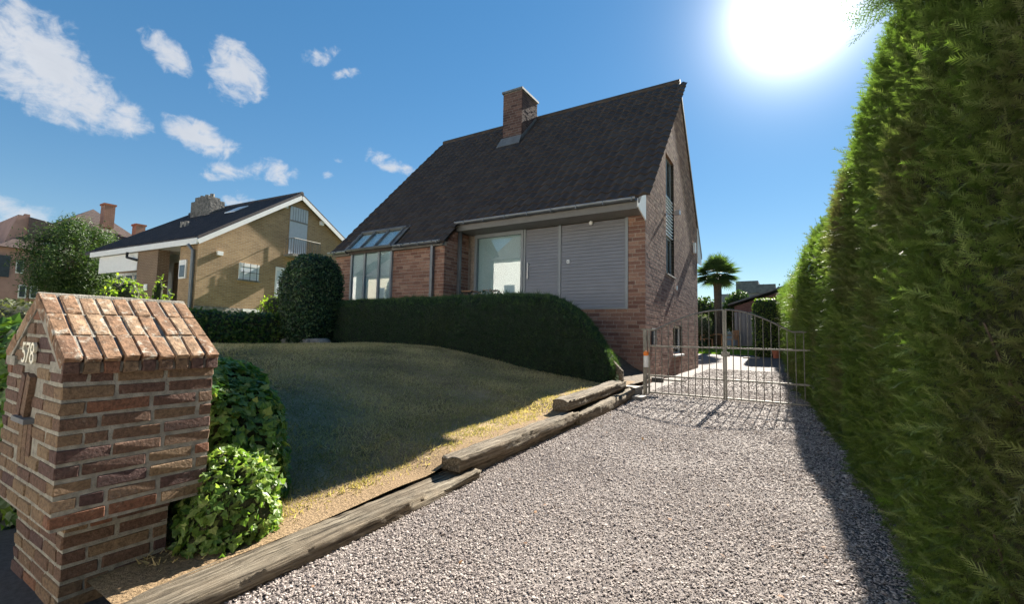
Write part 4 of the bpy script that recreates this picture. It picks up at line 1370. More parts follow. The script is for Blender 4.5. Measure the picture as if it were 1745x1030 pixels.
def sprays(name, y0, y1, n, tmpl, size, mat='conifer', zlo=0.03, zpow=1.0, out=(0.0, 0.10)):
    y = RNG.uniform(y0, y1, n)
    top = np.interp(y, HY, HZ)
    z = zlo + (top + 0.08 - zlo) * RNG.random(n) ** zpow
    x = np.array([hedge_face(a, min(b_, c_ + 0.05)) for a, b_, c_ in zip(y, z, top)]) + 0.05 - RNG.uniform(*out, n)
    x = np.where(z > top - 0.05, x + RNG.uniform(0, 0.7, n), x)
    P = np.stack([x, y, z + np.array([drive_z(v) for v in y]) * 0.5], 1)
    D = np.stack([-0.45 + RNG.normal(0, 0.2, n), -0.55 + RNG.normal(0, 0.33, n), 0.22 + RNG.normal(0, 0.30, n) + 0.9 * np.clip((z - top + 0.5) / 0.5, 0, 1)], 1)
    Nh = np.stack([-0.75 + RNG.normal(0, 0.35, n), RNG.normal(0, 0.4, n), 0.55 + RNG.normal(0, 0.35, n)], 1)
    V, F, k = scatter(tmpl[0], tmpl[1], frames_dir(D, Nh), P, size * RNG.uniform(0.6, 1.35, n))
    rv = np.clip(RNG.normal(0.42, 0.26, n), 0, 1)
    return mk(name, V, F, mat, ch_, rv=np.repeat(rv, k))


sprays('foliage', 0.9, 5.2, 38000, T_MID, 0.085, out=(-0.03, 0.10))
sprays('foliage', 5.0, 11.0, 17000, T_MID, 0.12)
sprays('foliage', 10.8, 36.0, 11000, T_FAR, 0.24)
sprays('lit_sprigs', 1.3, 5.0, 16, T_NEAR, 0.085, 'conifer_bright', 0.1, 1.0, (0.09, 0.16))  # a few sprigs with the sunlight on them put into the leaf colour
# shoots standing proud of the top edge
n = 420
y = RNG.uniform(3.0, 13.0, n); top = np.interp(y, HY, HZ)
P = np.stack([np.array([hedge_face(a, b_) for a, b_ in zip(y, top)]) + RNG.uniform(-0.05, 0.5, n), y, top + RNG.uniform(-0.1, 0.06, n)], 1)
D = np.stack([RNG.normal(-0.35, 0.4, n), RNG.normal(-0.2, 0.4, n), RNG.uniform(0.4, 1.0, n)], 1)
V, F, k = scatter(T_MID[0], T_MID[1], frames_dir(D, RNG.normal(0, 1, (n, 3))), P, RNG.uniform(0.14, 0.34, n))
mk('foliage', V, F, 'conifer', ch_, rv=np.repeat(RNG.random(n) * 0.6, k))
# the loose branch hanging out high up
P0 = np.array((0.56, 3.55, 3.50)); br = B()
br.tube([P0 + (0.15, 0, -0.05), P0 + (-0.02, -0.05, 0.06), P0 + (-0.12, -0.12, 0.14)], [0.008, 0.005, 0.003], 5)
br.build('twig', 'bark', ch_)
n = 26
f_ = RNG.random(n)[:, None]
P = P0 + np.array((0.12, 0.02, 0.0)) * (1 - f_) + np.array((-0.14, -0.1, 0.13)) * f_ + RNG.normal(0, 0.03, (n, 3))
D = np.stack([RNG.normal(-0.7, 0.25, n), RNG.normal(-0.2, 0.3, n), RNG.normal(-0.05, 0.35, n)], 1)
V, F, k = scatter(T_NEAR[0], T_NEAR[1], frames_dir(D, np.tile((0.1, -0.9, 0.4), (n, 1)) + RNG.normal(0, 0.3, (n, 3))), P, RNG.uniform(0.13, 0.24, n))
mk('foliage', V, F, 'conifer', ch_, rv=np.repeat(RNG.random(n) * 0.7, k))

# dark clipped yew hedge in front of the terrace
yw = thing('yew_hedge', (-7.4, 8.9, 0.9), 'long dark clipped yew hedge sloping down to the steps', 'hedge')
YX = [-12.1, -10, -8.2, -5.4, -4.4, -3.9, -3.55, -3.2, -3.0, -2.86]
YT = [2.22, 2.24, 2.25, 2.27, 2.22, 1.98, 1.68, 1.26, 0.98, 0.70]
V, F = [], []
xs = np.linspace(-12.1, -2.88, 110)
prof = [(0, 0), (-0.02, 0.3), (-0.02, 0.6), (0.0, 0.85), (0.08, 0.97), (0.25, 1.0), (0.55, 1.0), (0.9, 0.98), (1.0, 0.85), (1.02, 0.4), (1.0, 0.0)]
for x in xs:
    top = float(np.interp(x, YX, YT)) + 0.03 * nz(x, 0, 2, 1.5)
    bot = lawn_z(x, 8.5) - 0.05
    dep = float(np.interp(x, [-12.1, -4.5, -2.88], [1.05, 1.05, 0.45]))
    for (a, b_) in prof:
        z = bot + (top - bot) * b_
        V.append((x, 8.52 + a * dep + 0.07 * nz(x, z, a, 1.6) + 0.05 * nz(x, z, a, 5), z + 0.035 * b_ * nz(x, a, 3, 4)))
mq = len(prof)
for i in range(len(xs) - 1):
    for j in range(mq - 1):
        F.append((i * mq + j, i * mq + j + 1, (i + 1) * mq + j + 1, (i + 1) * mq + j)[::-1])
F.append(tuple(range(mq))); F.append(tuple((len(xs) - 1) * mq + j for j in range(mq))[::-1])
Vc = np.array(V)
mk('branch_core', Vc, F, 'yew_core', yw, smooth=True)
P, N = sample_surface(V, F, 46000, lambda c, n_: (c[:, 1] < 9.7) * 1.0 + 0.02)
N = np.where((N[:, 1:2] > 0.3) & (P[:, 1:2] < 8.9), -N, N)
leaf_part('foliage', 'yew', yw, P, N, T_TUFT, 0.052, 0.55, 0.5, outward=0.9, drop=(0, 0, 0.35))
P, N = sample_surface(V, F, 3200, lambda c, n_: ((c[:, 1] < 9.3) & (c[:, 2] > np.interp(c[:, 0], YX, YT) - 0.22)) * 1.0 + 0.012)
leaf_part('new_shoots', 'yew_tip', yw, P, np.abs(N) * np.array((0.3, -0.4, 1)), T_TUFT, 0.075, 0.45, 0.5, outward=0.9, drop=(0, 0, 0.5))

P, N = sample_surface(V, F, 420, lambda c, n_: ((c[:, 1] < 9.4) & (c[:, 2] > np.interp(c[:, 0], YX, YT) - 0.5)) * 1.0 + 0.05)
leaf_part('stray_shoots', 'yew', yw, P, np.abs(N) * np.array((0.4, -0.7, 1)), T_TUFT, 0.13, 0.4, 0.5, outward=0.8, drop=(0, 0, 0.6))
# domed clipped shrub at its end
sb = thing('clipped_shrub', (-11.75, 8.2, 1.0), 'rounded dark clipped evergreen shrub between the yew hedge and the leafy hedge', 'shrub')
V, F = blob((-11.78, 8.15, 2.15), (0.70, 0.70, 1.34), 40, 26, 0.62, 0.09, 1.6)
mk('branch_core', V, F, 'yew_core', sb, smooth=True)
P, N = sample_surface(V, F, 15000)
leaf_part('foliage', 'box_leaf', sb, P + N * RNG.uniform(-0.01, 0.07, (15000, 1)), N, T_OVAL, 0.062, 0.75, 0.5)

# leafy hedge at the far side of the lawn
bh = thing('beech_hedge', (-12.6, 6.0, 0.8), 'low sunlit leafy hedge beyond the lawn, below the tan brick house', 'hedge')
V, F = [], []
for y in np.linspace(3.2, 8.6, 50):
    for (a, b_) in [(0, 0), (-0.04, 0.4), (0, 0.8), (0.1, 0.97), (0.35, 1.02), (0.7, 0.97), (0.8, 0.5), (0.8, 0)]:
        V.append((-12.25 - a + 0.06 * nz(y, b_, 1, 2.0), y, 0.72 + (1.02 + 0.05 * nz(y, 0, 4, 1.5)) * b_))
for i in range(49):
    for j in range(7): F.append((i * 8 + j, i * 8 + j + 1, (i + 1) * 8 + j + 1, (i + 1) * 8 + j)[::-1])
F = [f[::-1] for f in F]
F.append(tuple(range(8))); F.append(tuple(49 * 8 + j for j in range(8))[::-1])
mk('branch_core', V, F, 'hedge_core', bh, smooth=True)
P, N = sample_surface(V, F, 9500)
N = np.where((N[:, :1] < -0.3) & (P[:, :1] > -12.5), -N, N); N = np.where(N[:, 2:] < -0.5, -N, N)
leaf_part('foliage', 'beech_leaf', bh, P + N * 0.03 + RNG.normal(0, 0.03, P.shape), N, T_OVAL, 0.085, 0.55)


def shrub(name, c, r, n, label, mat='bright_leaf', size=0.09, core='hedge_core', tm=T_OVAL, cat='shrub', amp=0.3, group=None):
    s = thing(name, (c[0], c[1], c[2] - r[2]), label, cat, group)
    V, F = blob(c, (r[0] * 0.72, r[1] * 0.72, r[2] * 0.8), 20, 12, 0.95, amp, 1.5, c[0])
    mk('branch_core', V, F, core, s, smooth=True)
    V, F = blob(c, r, 26, 16, 0.95, amp, 1.6, c[0])
    P, N = sample_surface(V, F, n)
    P = P - N * (RNG.random((n, 1)) ** 2 * min(r) * 0.35)
    leaf_part('foliage', mat, s, P, N, tm, size, 0.7)
    return s


shrub('sapling', (-13.9, 8.35, 1.85), (0.55, 0.5, 0.60), 700, 'bright yellow green bush rising above the leafy hedge')
shrub('sapling', (-14.3, 5.55, 1.55), (0.18, 0.2, 0.75), 160, 'slender bright shoot by the downpipe of the tan house')
shrub('sapling', (-20.0, 6.4, 2.2), (0.9, 0.7, 0.85), 700, 'bright green bush in front of the tan house porch', size=0.13)
shrub('sapling', (-20.2, 7.55, 2.3), (0.2, 0.2, 0.95), 130, 'thin bright climbing shoot on the brown porch column', size=0.11)
for k in range(4):
    x0 = -12.2 + k * 0.42
    o = B(); o.add(*blob((x0, 7.75 + 0.05 * k, 1.03), (0.24, 0.22, 0.12), 14, 8, 0.6, 0.12, 2.0, k))
    tag(o.build('edging_stone', 'stone', smooth=True), 'rough grey stone block, number %s along from the leafy hedge' % ('one', 'two', 'three', 'four')[k], 'stone', 'stone blocks at the back of the lawn')

# ivy: a mound behind the pillar, a sunlit clump at its foot, a hedge along the street
def ivy(name, V, F, n, label, size=0.075, keep=None, mat='ivy_leaf', jit=0.45, cat='ivy'):
    V = np.array(V)
    iv = thing(name, tuple(V.mean(0)[:2]) + (float(V[:, 2].min()),), label, cat)
    c = V.mean(0)
    mk('stem_core', c + (V - c) * 0.95, F, 'hedge_core', iv, smooth=True)
    P, N = sample_surface(V, F, n, keep)
    P = P + N * RNG.uniform(-0.02, 0.04, (n, 1))
    Nn = N + np.array((0, 0, 0.35))
    leaf_part('foliage', mat, iv, P, Nn, T_IVY, size, jit)
    return iv


V, F = blob((-4.05, 1.80, 0.36), (0.93, 0.47, 0.76), 44, 26, 0.8, 0.12, 1.8, 2.0)
ivy('ivy_mound', V, F, 9500, 'large dark ivy mound spreading over the lawn behind the brick pillar', 0.055)
V, F = blob((-2.88, 1.53, 0.17), (0.20, 0.24, 0.38), 34, 22, 0.85, 0.30, 2.4, 5.0)
ivy('ivy_clump', V, F, 2700, 'sunlit pale green ivy clump spilling over the sleeper at the pillar foot', 0.040, mat='ivy_young', jit=0.6)
V, F = blob((-6.4, 1.25, 0.55), (2.42, 0.42, 0.76), 60, 24, 0.6, 0.10, 2.2, 9.0)
ivy('ivy_hedge', V, F, 6500, 'ivy hedge running along the pavement on the far side of the pillar', 0.085, jit=0.55, cat='hedge', mat='ivy_street')
V, F = blob((-14.5, 2.6, 0.75), (3.6, 0.7, 1.05), 40, 18, 0.5, 0.06, 2.0, 3.0)
hv = thing('garden_hedge', (-14.5, 2.6, 0), 'olive green clipped hedge in front of the pink house', 'hedge')
mk('branch_core', V, F, 'hedge_core', hv, smooth=True)
P, N = sample_surface(V, F, 8000)
leaf_part('foliage', 'olive_hedge', hv, P, N, T_OVAL, 0.09, 0.6)

# ------------------------------------------------------------------ tan brick neighbour house
NX, NY = -22.0, 9.55
nb = thing('tan_house', (NX, NY, 1.7), 'tan brick house with low dark roof and white panels beyond the leafy hedge', 'house')
APX, APZ = 14.335, 8.45
def nroof(y): return 5.22 + (APZ - 5.22) * (y - NY) / (APX - NY) if y <= APX else APZ - 0.60 * (y - APX)
YN2 = 20.5
bdn = B()
NR = NY + 1.2
bdn.prism([(NX, NY, 1.2), (NX, YN2, 1.2), (NX, YN2, nroof(YN2)), (NX, APX, APZ), (NX, NY, nroof(NY))], (-1.4, 0, 0))
bdn.prism([(NX - 1.4, NR, 1.2), (NX - 1.4, YN2, 1.2), (NX - 1.4, YN2, nroof(YN2)), (NX - 1.4, APX, APZ), (NX - 1.4, NR, nroof(NR))], (-8.6, 0, 0))
nwall = bdn.build('wall', 'tan_brick', nb)
B().box(NX + 0.002, NX + 0.05, NY - 0.02, YN2, 1.2, 2.34).build('plinth', 'stone', nb)
# roof slabs
nr = B()
E0 = NY - 0.16
nr.prism([(NX + 0.25, E0, nroof(E0) + 0.05), (NX + 0.25, APX, APZ + 0.05), (NX - 10.4, APX, APZ + 0.05), (NX - 10.4, E0, nroof(E0) + 0.05)], (0, 0, 0.16))
nr.prism([(NX + 0.25, APX + 0.002, APZ + 0.05), (NX + 0.25, YN2 + 0.8, nroof(YN2 + 0.8) + 0.05), (NX - 10.4, YN2 + 0.8, nroof(YN2 + 0.8) + 0.05), (NX - 10.4, APX + 0.002, APZ + 0.05)], (0, 0, 0.16))
nroofo = nr.build('roof', 'far_tile', nb)
x = NX + 0.2
rows = []
sl_ = math.atan((APZ - 5.22) / (APX - NY))
# tile rolls running down the slope
rb = B()
while x > NX - 10.3:
    rb.bar((x, E0 + 0.02, nroof(E0 + 0.02) + 0.225), (x, APX, APZ + 0.225), 0.10, 0.04)
    x -= 0.30
ro = rb.build('tile_rolls', 'far_tile', nroofo); ro['kind'] = 'stuff'
B().tube([(NX + 0.25, APX, APZ + 0.2), (NX - 10.4, APX, APZ + 0.2)], 0.11, 8).build('ridge', 'far_tile', nroofo)
for (p0, p1) in (((NX + 0.26, E0, nroof(E0) - 0.02), (NX + 0.26, APX, APZ - 0.02)), ((NX + 0.26, APX + 0.01, APZ - 0.02), (NX + 0.26, YN2 + 0.8, nroof(YN2 + 0.8) - 0.02))):
    B().bar(p0, p1, 0.05, 0.20).build('bargeboard', 'white_paint', nb)
B().box(NX - 9.7, NX + 0.24, E0 - 0.05, E0, nroof(E0) - 0.12, nroof(E0) + 0.14).build('fascia', 'white_paint', nb)
B().box(NX - 9.7, NX - 1.41, E0 + 0.001, NR - 0.003, nroof(E0) - 0.10, nroof(E0) - 0.06).build('soffit', 'white_paint', nb)
# gable panel, door, balcony
PNy0, PNy1 = 13.86, 14.92
pn = B().box(NX + 0.004, NX + 0.05, PNy0, PNy1, 7.16, nroof(PNy0) - 0.25).build('gable_panel', 'panel_pale', nb)
for k in range(1, 7):
    y = PNy0 + (PNy1 - PNy0) * k / 7
    B().box(NX + 0.051, NX + 0.06, y - 0.012, y + 0.012, 7.17, nroof(PNy0) - 0.26).build('batten', 'frame_grey', pn)
dn_ = B().box(NX + 0.004, NX + 0.04, PNy0, PNy1, 5.30, 7.13).build('balcony_door', 'panel_pale', nb)
B().box(NX + 0.041, NX + 0.06, PNy0, PNy1, 7.08, 7.12).build('rail', 'frame_grey', dn_)
bl = B().box(NX + 0.01, NX + 0.75, 13.62, 15.30, 5.16, 5.27).build('balcony', 'stone', nb)
for k in range(15):
    y = 13.66 + 1.6 * k / 14
    B().tube([(NX + 0.72, y, 5.27), (NX + 0.72, y, 6.08)], 0.014, 5).build('baluster', 'gate_metal', bl)
for y in (13.66, 15.26):
    for k in range(4): B().tube([(NX + 0.1 + k * 0.2, y, 5.27), (NX + 0.1 + k * 0.2, y, 6.08)], 0.014, 5).build('baluster', 'gate_metal', bl)
    B().tube([(NX + 0.05, y, 6.08), (NX + 0.72, y, 6.08)], 0.02, 5).build('handrail', 'gate_metal', bl)
B().tube([(NX + 0.72, 13.66, 6.08), (NX + 0.72, 15.26, 6.08)], 0.02, 5).build('handrail', 'gate_metal', bl)


def nwin(y0, y1, z0, z1, bars):
    f = B().box(NX + 0.004, NX + 0.07, y0, y1, z1 - 0.16, z1).box(NX + 0.004, NX + 0.05, y0, y1, z0, z1 - 0.161).build('window', 'white_paint', nb)
    B().box(NX + 0.051, NX + 0.06, y0 + 0.06, y1 - 0.06, z0 + 0.06, z1 - 0.18).build('pane', 'pale_blind', f)
    B().box(NX + 0.004, NX + 0.12, y0 - 0.05, y1 + 0.05, z0 - 0.07, z0 - 0.002).build('sill', 'stone', f)
    for k in range(bars):
        y = y0 + (y1 - y0) * (k + 0.5) / bars
        B().tube([(NX + 0.13, y, z0 - 0.05), (NX + 0.13, y, z1 + 0.02)], 0.014, 5).build('bar', 'black_plastic', f)
    if bars: B().tube([(NX + 0.13, y0, z0 + 0.35), (NX + 0.13, y1, z0 + 0.35)], 0.012, 5).build('bar', 'black_plastic', f)


nwin(11.36, 12.34, 3.72, 4.50, 3)
nwin(13.22, 14.1, 3.02, 4.56, 0)
nwin(11.65, 12.45, 1.95, 2.33, 0)
B().box(NX + 0.004, NX + 0.12, 10.32, 10.56, 4.68, 4.86).build('alarm_box', 'plastic_white', nb)
for (y, z) in ((13.53, 7.80), (15.80, 7.40)):
    B().box(NX + 0.004, NX + 0.16, y - 0.10, y + 0.10, z - 0.12, z + 0.10).build('wall_lamp', 'plastic_white', nb)
# porch side
B().box(NX - 9.0, NX - 5.06, NY - 0.05, NY + 0.05, 4.12, nroof(E0) - 0.13).build('white_panel', 'white_paint', nb)
B().box(NX - 6.6, NX - 3.6, NR - 0.06, NR - 0.003, 4.62, nroof(E0) - 0.101).build('white_panel', 'white_paint', nb)
B().box(NX - 6.5, NX - 4.3, NR - 0.05, NR - 0.003, 1.6, 4.615).build('garage_door', 'panel_white', nb)
B().box(NX - 5.05, NX - 3.2, NY - 0.03, NY + 0.45, 1.2, nroof(E0) - 0.101).build('porch_column', 'brown_brick', nb)
B().box(NX - 4.25, NX - 3.95, NY - 0.06, NY - 0.031, 3.10, 3.40).build('house_sign', 'plastic_white', nb)
for k in range(4):
    x0 = NX - 9.9 + k * 0.95
    f = B().box(x0, x0 + 0.9, NR - 0.12, NR - 0.003, 1.8, 4.30).build('window', 'white_paint', nb)
    B().box(x0 + 0.1, x0 + 0.8, NR - 0.135, NR - 0.121, 1.95, 4.15).build('pane', 'dark_glass', f)
f = B().box(NX - 1.30, NX - 0.75, NY - 0.06, NY - 0.003, 3.55, 4.38).build('window', 'white_paint', nb)
B().box(NX - 1.22, NX - 0.83, NY - 0.075, NY - 0.061, 3.62, 4.15).build('pane', 'dark_glass', f)
B().tube([(NX - 0.35, E0 - 0.08, 5.0), (NX - 0.2, NY - 0.10, 4.75), (NX - 0.15, NY - 0.10, 1.5)], 0.075, 8).build('downpipe', 'zinc', nb)
B().tube([(NX - 5.6, E0 - 0.09, 5.0), (NX - 5.6, E0 - 0.09, 4.75), (NX - 5.0, NY - 0.1, 4.6)], 0.06, 8).build('downpipe', 'dark_inside', nb)
# stone chimney stack in steps
cs = B().box(-30.1, -28.1, 13.2, 14.0, 7.6, 8.85).box(-29.8, -28.5, 13.25, 13.95, 8.8501, 9.1)
cs.build('chimney', 'stack_stone', nb)
cso = [o for o in nb.children if o.name.startswith('chimney')][0]
for k in range(3):
    B().tube([(-29.7 + k * 0.5, 13.6, 9.101), (-29.7 + k * 0.5, 13.6, 9.3)], 0.12, 8).build('pot', 'stone', cso)
B().prism([(-25.6, 12.6, nroof(12.6) + 0.27), (-24.7, 12.6, nroof(12.6) + 0.27), (-24.7, 13.3, nroof(13.3) + 0.27), (-25.6, 13.3, nroof(13.3) + 0.27)], (0, 0, 0.05)).build('roof_window', 'pale_blind', nroofo)
for k in range(2): B().box(-26.8 - k * 0.4, -26.65 - k * 0.4, 11.3, 11.45, nroof(11.3) + 0.2, nroof(11.3) + 0.55).build('roof_vent', 'stone', nroofo)

nb.rotation_euler = (0, 0, R(4.0))
nb.scale = (1.01, 1.01, 1.01)
# ------------------------------------------------------------------ pink house further off
pk_ = thing('pink_house', (-48, 12, 1.6), 'pink brick house with hipped tiled roof behind the round tree', 'house')
B().box(-56, -40.2, 7.0, 15.6, 0.5, 6.2).build('wall', 'pink_wall', pk_)
ph = B()
ph.add([(-39.6, 8.9, 7.4), (-39.6, 16.2, 6.0), (-57, 16.2, 6.0), (-57, 6.6, 6.0), (-39.6, 6.6, 6.0), (-41.6, 11.3, 9.62), (-54, 11.3, 9.62)],
       [(4, 1, 5), (1, 2, 6, 5), (2, 3, 6), (3, 4, 5, 6), (4, 3, 2, 1)])
ph.V = [v for v in ph.V]
pr_ = ph.build('roof', 'far_tile_red', pk_)
B().box(-39.595, -39.58, 6.6, 6.7, 5.9, 6.0).build('gutter_end', 'zinc', pk_)
# front wing with a parapet gable
B().box(-44.5, -40.0, 4.6, 8.2, 0.5, 6.0).prism([(-44.5, 6.9, 6.0), (-40.0, 6.9, 6.0), (-40.0, 7.45, 8.1), (-44.5, 7.45, 8.1)], (0, 0.28, 0)).build('wall', 'pink_wall', pk_)
B().prism([(-40.02, 7.0, 5.6), (-40.02, 7.72, 8.22), (-40.02, 7.95, 8.22), (-40.02, 8.1, 5.6)], (-0.25, 0, 0)).build('parapet', 'pink_wall', pk_)
B().prism([(-39.9, 7.9, 8.05), (-39.9, 9.9, 7.75), (-39.9, 9.6, 6.3), (-39.9, 7.9, 5.9)], (-3.5, 0, 0)).build('wing_roof', 'far_tile_red', pk_)
for (y0, y1, z0, z1) in ((11.42, 12.0, 8.2, 9.75), (13.25, 13.8, 7.2, 8.72)):
    c_ = B().box(-40.6, -39.9, y0, y1, z0, z1).build('chimney', 'red_brick', pk_)
    B().box(-40.66, -39.84, y0 - 0.06, y1 + 0.06, z1 + 0.001, z1 + 0.12).build('cap', 'terracotta', c_)
for (y0, z0) in ((7.75, 3.0), (8.25, 3.0), (7.55, 4.5)):
    f = B().box(-40.198 if y0 > 8.2 else -39.998, -39.94, y0, y0 + 0.34, z0, z0 + 0.8).build('window', 'white_paint', pk_)
    B().box(-39.939, -39.93, y0 + 0.05, y0 + 0.29, z0 + 0.06, z0 + 0.74).build('pane', 'dark_glass', f)
for k in range(3):
    B().box(-39.99, -39.93, 5.2 + k * 0.8, 5.7 + k * 0.8, 4.2, 5.5).build('window', 'dark_glass', pk_)
B().bar((-39.9, 7.3, 6.1), (-39.9, 8.9, 6.55), 0.12, 0.16).build('bargeboard', 'white_paint', pk_)


pk_.location = (-55.2, 13.8, 1.64)
pk_.scale = (1.15, 1.15, 1.15)


# ------------------------------------------------------------------ trees
def tree(name, base, crown, label, n, mat='tree_leaf', size=0.16, trunk_r=0.16, lumps=26, tm=T_OVAL, group=None, spread=0.42):
    cx, cy, cz, rx, ry, rz = crown
    t_ = thing(name, base, label, 'tree', group)
    tk = B()
    tk.tube([base, (base[0] + 0.05, base[1], (base[2] + cz) / 2), (cx, cy, cz)], [trunk_r, trunk_r * 0.8, trunk_r * 0.45], 8)
    cs_ = []
    for i in range(lumps):
        d = RNG.normal(0, 1, 3); d /= np.linalg.norm(d)
        rr = RNG.uniform(0.35, 0.9) ** 0.6
        cs_.append(np.array((cx, cy, cz)) + d * rr * np.array((rx, ry, rz)))
        if i % 2 == 0: tk.tube([(cx, cy, cz - rz * 0.4), (np.array((cx, cy, cz)) + cs_[-1]) / 2, cs_[-1]], [trunk_r * 0.4, trunk_r * 0.22, 0.015], 5)
    tk.build('trunk', 'bark', t_)
    i = RNG.integers(0, lumps, n)
    d = RNG.normal(0, 1, (n, 3)); d /= np.linalg.norm(d, axis=1, keepdims=True)
    rad = RNG.random(n) ** 0.45
    P = np.array(cs_)[i] + d * rad[:, None] * spread * np.array((rx, ry, rz)) * RNG.uniform(0.7, 1.2, (n, 1))
    leaf_part('crown', mat, t_, P, d + np.array((0, 0, 0.5)), tm, size, 0.7)
    return t_


tree('round_tree', (-37, 9.3, 1.4), (-37, 9.3, 5.3, 2.35, 2.35, 2.5), 'dense round dark green tree in front of the pink house', 36000, size=0.20, lumps=70, tm=T_LONG, spread=0.36)

# ------------------------------------------------------------------ back garden beyond the gate
def palm(base, h, label):
    p = thing('palm_tree', base, label, 'tree')
    B().tube([base, (base[0] + 0.03, base[1], base[2] + h * 0.5), (base[0], base[1], base[2] + h)], [0.26, 0.22, 0.24], 10).build('trunk', 'bark', p)
    V, F = [], []
    c = np.array((base[0], base[1], base[2] + h))
    for k in range(90):
        az_ = random.uniform(0, 6.283); el_ = random.uniform(-0.7, 1.35)
        d = np.array((math.cos(az_) * math.cos(el_), math.sin(az_) * math.cos(el_), math.sin(el_)))
        hub = c + d * random.uniform(0.55, 0.8)
        side = np.cross(d, (0, 0, 1.0)); side /= np.linalg.norm(side) + 1e-6
        upv = np.cross(side, d)
        k0 = len(V)
        V += [c - side * 0.012, c + side * 0.012, hub]; F.append((k0, k0 + 1, k0 + 2))
        for s in range(19):
            a_ = R(-105 + 210 * s / 18)
            q = d * math.cos(a_) + side * math.sin(a_)
            tip = hub + q * random.uniform(0.62, 0.85) - np.array((0, 0, 0.10)) + upv * 0.05
            wv = np.cross(q, upv) * 0.034
            mid = hub + q * 0.34
            k0 = len(V)
            V += [hub, mid + wv, tip, mid - wv]; F.append((k0, k0 + 1, k0 + 2, k0 + 3))
    mk('fronds', V, F, 'palm_leaf', p, rv=RNG.random(len(V)))
    return p


palm((-3.5, 30.0, 0.85), 4.5, 'fan palm standing in the back garden behind the gate')
shrub('dark_bush', (-4.6, 31.5, 2.3), (1.6, 1.0, 1.7), 5000, 'tall dark bush behind the palm trunk', 'tree_leaf', 0.14, amp=0.2)
shrub('dark_bush', (-2.6, 32.0, 3.0), (0.9, 0.9, 1.4), 3000, 'dark bush between the palm and the shed', 'tree_leaf', 0.14, amp=0.2)
shrub('dark_bush', (-7.0, 31.0, 2.2), (1.6, 1.2, 1.8), 3500, 'dark bush hidden mostly behind the gable wall', 'tree_leaf', 0.14, amp=0.2)
shrub('olive_bush', (-4.25, 29.2, 2.05), (0.6, 0.5, 0.75), 1500, 'silvery olive bush in front of the palm trunk', 'olive_leaf', 0.10, tm=T_LONG)
shrub('low_bush', (-4.5, 28.2, 1.0), (0.65, 0.35, 0.28), 900, 'low clipped bush beside the garden chairs', 'tree_leaf', 0.07, amp=0.1)
sd = thing('garden_shed', (-1.5, 31.5, 0.8), 'dark garden shed with sloping slate roof behind the clipped hedge', 'shed')
B().prism([(-2.62, 30.5, 0.6), (0.2, 30.5, 0.6), (0.2, 30.5, 4.3), (-2.62, 30.5, 3.36)], (0, 3.5, 0)).build('wall', 'shed_brick', sd)
B().prism([(-2.95, 30.2, 3.40), (0.3, 30.2, 4.52), (0.3, 30.2, 4.62), (-2.95, 30.2, 3.50)], (0, 4.1, 0)).build('roof', 'slate', sd)
B().box(-2.25, -1.75, 30.45, 30.497, 0.9, 2.9).build('door', 'grey_paint', sd)
for k in range(5): B().box(-2.62 + k * 0.21, -2.45 + k * 0.21, 30.40, 30.44, 0.75, 3.0).build('plank', 'grey_paint', sd)
fh = thing('far_house', (-3, 52, 0.5), 'grey roofed house far beyond the shed', 'house')
B().box(-5.6, -1.2, 51, 58, 0.3, 6.0).build('wall', 'grey_paint', fh)
B().box(-4.2, -2.2, 50.8, 58.2, 6.001, 7.25).build('dormer', 'slate', fh)
B().prism([(-2.199, 50.7, 6.0), (-0.7, 50.7, 6.0), (-0.7, 50.7, 6.85), (-2.199, 50.7, 6.85)], (0, 7, 0)).build('roof', 'slate', fh)
tree('far_tree', (-1.2, 70, 0.3), (-1.6, 70, 6.6, 2.6, 2.0, 2.6), 'hazy tree far behind the grey roofs', 2500, size=0.35, lumps=14)
cl_h = thing('clipped_hedge', (-0.9, 25.6, 0.4), 'square clipped hedge with sunlit edges at the end of the drive', 'hedge')
V, F = blob((-0.78, 26.0, 1.85), (0.56, 0.8, 1.52), 30, 20, 0.35, 0.03, 2.0)
mk('branch_core', V, F, 'yew_core', cl_h, smooth=True)
P, N = sample_surface(V, F, 5000)
leaf_part('foliage', 'beech_leaf', cl_h, P + N * 0.03, N, T_OVAL, 0.10, 0.6)
ptt = thing('flower_pot', (-0.36, 25.2, 0.5), 'terracotta pot at the foot of the clipped hedge', 'pot')
B().tube([(-0.36, 25.0, 0.48), (-0.36, 25.0, 0.85), (-0.36, 25.0, 0.90)], [0.15, 0.21, 0.23], 14).build('pot', 'terracotta', ptt)
V, F = blob((-0.36, 25.0, 1.0), (0.24, 0.24, 0.2), 14, 8, 0.9, 0.2)
P, N = sample_surface(V, F, 200); leaf_part('leaves', 'tree_leaf', ptt, P, N, T_OVAL, 0.09, 0.6)
slb = B().box(-1.75, -1.05, 24.3, 25.1, drive_z(24.5) - 0.02, drive_z(24.5) + 0.04)
tag(slb.build('stone_slab', 'paving'), 'pale flat stone slab lying on the gravel behind the gate', 'slab')


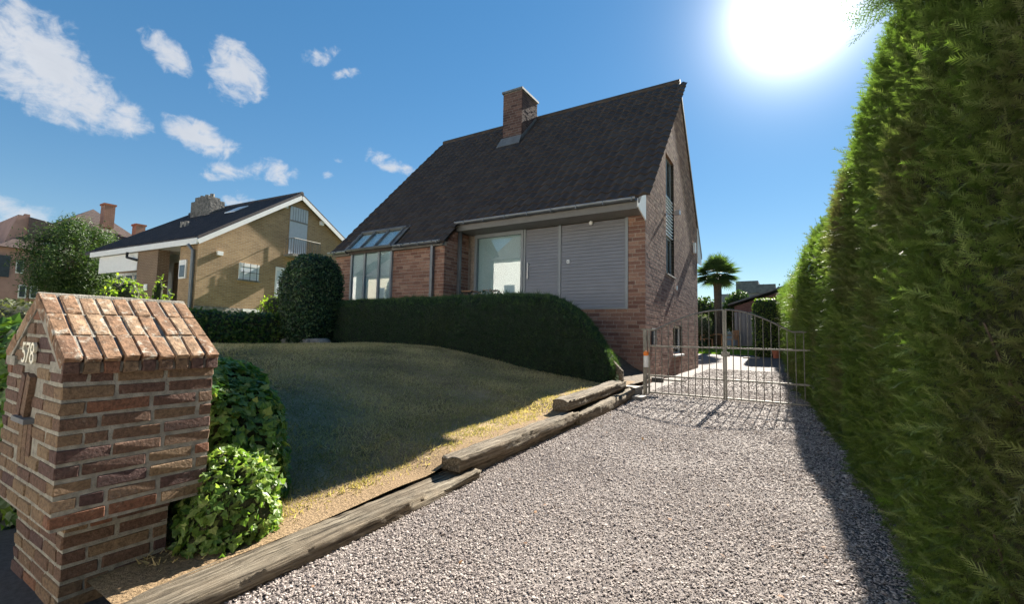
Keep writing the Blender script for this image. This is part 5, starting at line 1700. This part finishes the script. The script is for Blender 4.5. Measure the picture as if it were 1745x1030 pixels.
def garden_chair(c, rz, label):
    g = thing('garden_chair', c, label, 'chair', 'wooden chairs in the back garden')
    cr, sr = math.cos(rz), math.sin(rz)
    def T(b): b.V = [(c[0] + x * cr - y * sr, c[1] + x * sr + y * cr, c[2] + z) for x, y, z in b.V]; return b
    T(B().box(-0.26, 0.26, -0.25, 0.25, 0.42, 0.46)).build('seat', 'teak', g)
    for k in range(5): T(B().box(-0.25 + k * 0.11, -0.19 + k * 0.11, 0.22, 0.25, 0.47, 0.92)).build('back_slat', 'teak', g)
    T(B().box(-0.26, 0.26, 0.215, 0.255, 0.921, 0.98)).build('back_rail', 'teak', g)
    for x in (-0.24, 0.24):
        for y in (-0.22, 0.22): T(B().box(x - 0.03, x + 0.03, y - 0.03, y + 0.03, 0, 0.419)).build('leg', 'teak', g)
        T(B().box(x - 0.03, x + 0.03, -0.25, 0.21, 0.64, 0.67)).build('armrest', 'teak', g)


garden_chair((-4.02, 29.0, 0.9), 0.6, 'wooden garden chair to the house side of the palm')
garden_chair((-2.65, 29.3, 0.9), -0.7, 'wooden garden chair between the palm and the shed')
tb = thing('garden_table', (-3.2, 29.2, 0.9), 'pale round garden table in front of the palm', 'table')
B().tube([(-3.2, 29.2, 1.60), (-3.2, 29.2, 1.64)], 0.5, 20).build('table_top', 'teak', tb)
B().tube([(-3.2, 29.2, 0.9), (-3.2, 29.2, 1.599)], 0.05, 8).build('pedestal', 'teak', tb)

# ------------------------------------------------------------------ across the street (one seen in the entrance glass, rest added for bounce light)
def street_house(x0, x1, h, mat, label):
    wh = thing('street_house', ((x0 + x1) / 2, -17, 0), label, 'house', 'pale houses across the street')
    B().box(x0, x1, -22, -13.5, -0.1, h).build('wall', mat, wh)
    B().prism([(x0 - 0.3, -13.1, h - 0.05), (x0 - 0.3, -22.4, h - 0.05), (x0 - 0.3, -17.7, h + 3.2)], (x1 - x0 + 0.6, 0, 0)).build('roof', 'far_tile', wh)
    n = int((x1 - x0) / 3.4)
    for k in range(n):
        x = x0 + (x1 - x0) * (k + 0.5) / n
        for z in (1.1, 4.6):
            f = B().box(x - 0.6, x + 0.6, -13.499, -13.43, z, z + 1.5).build('window', 'frame_grey', wh)
            B().box(x - 0.5, x + 0.5, -13.429, -13.42, z + 0.1, z + 1.4).build('pane', 'dark_glass', f)


street_house(-24.2, -13.0, 8.6, 'bright_render', 'white rendered house across the street, mirrored in the entrance glass')
street_house(-12.0, -1.5, 7.2, 'bright_render', 'unseen white house added for bounce light, facing the driveway from across the street')
street_house(0.0, 11.0, 7.6, 'cream_render', 'unseen cream house added for bounce light across the street beyond the conifer hedge')
street_house(-39.0, -27.0, 7.4, 'cream_render', 'unseen cream house added for bounce light across the street opposite the tan neighbour')
street_house(-54.0, -41.0, 7.8, 'bright_render', 'unseen white house added for bounce light across the street opposite the pink one')
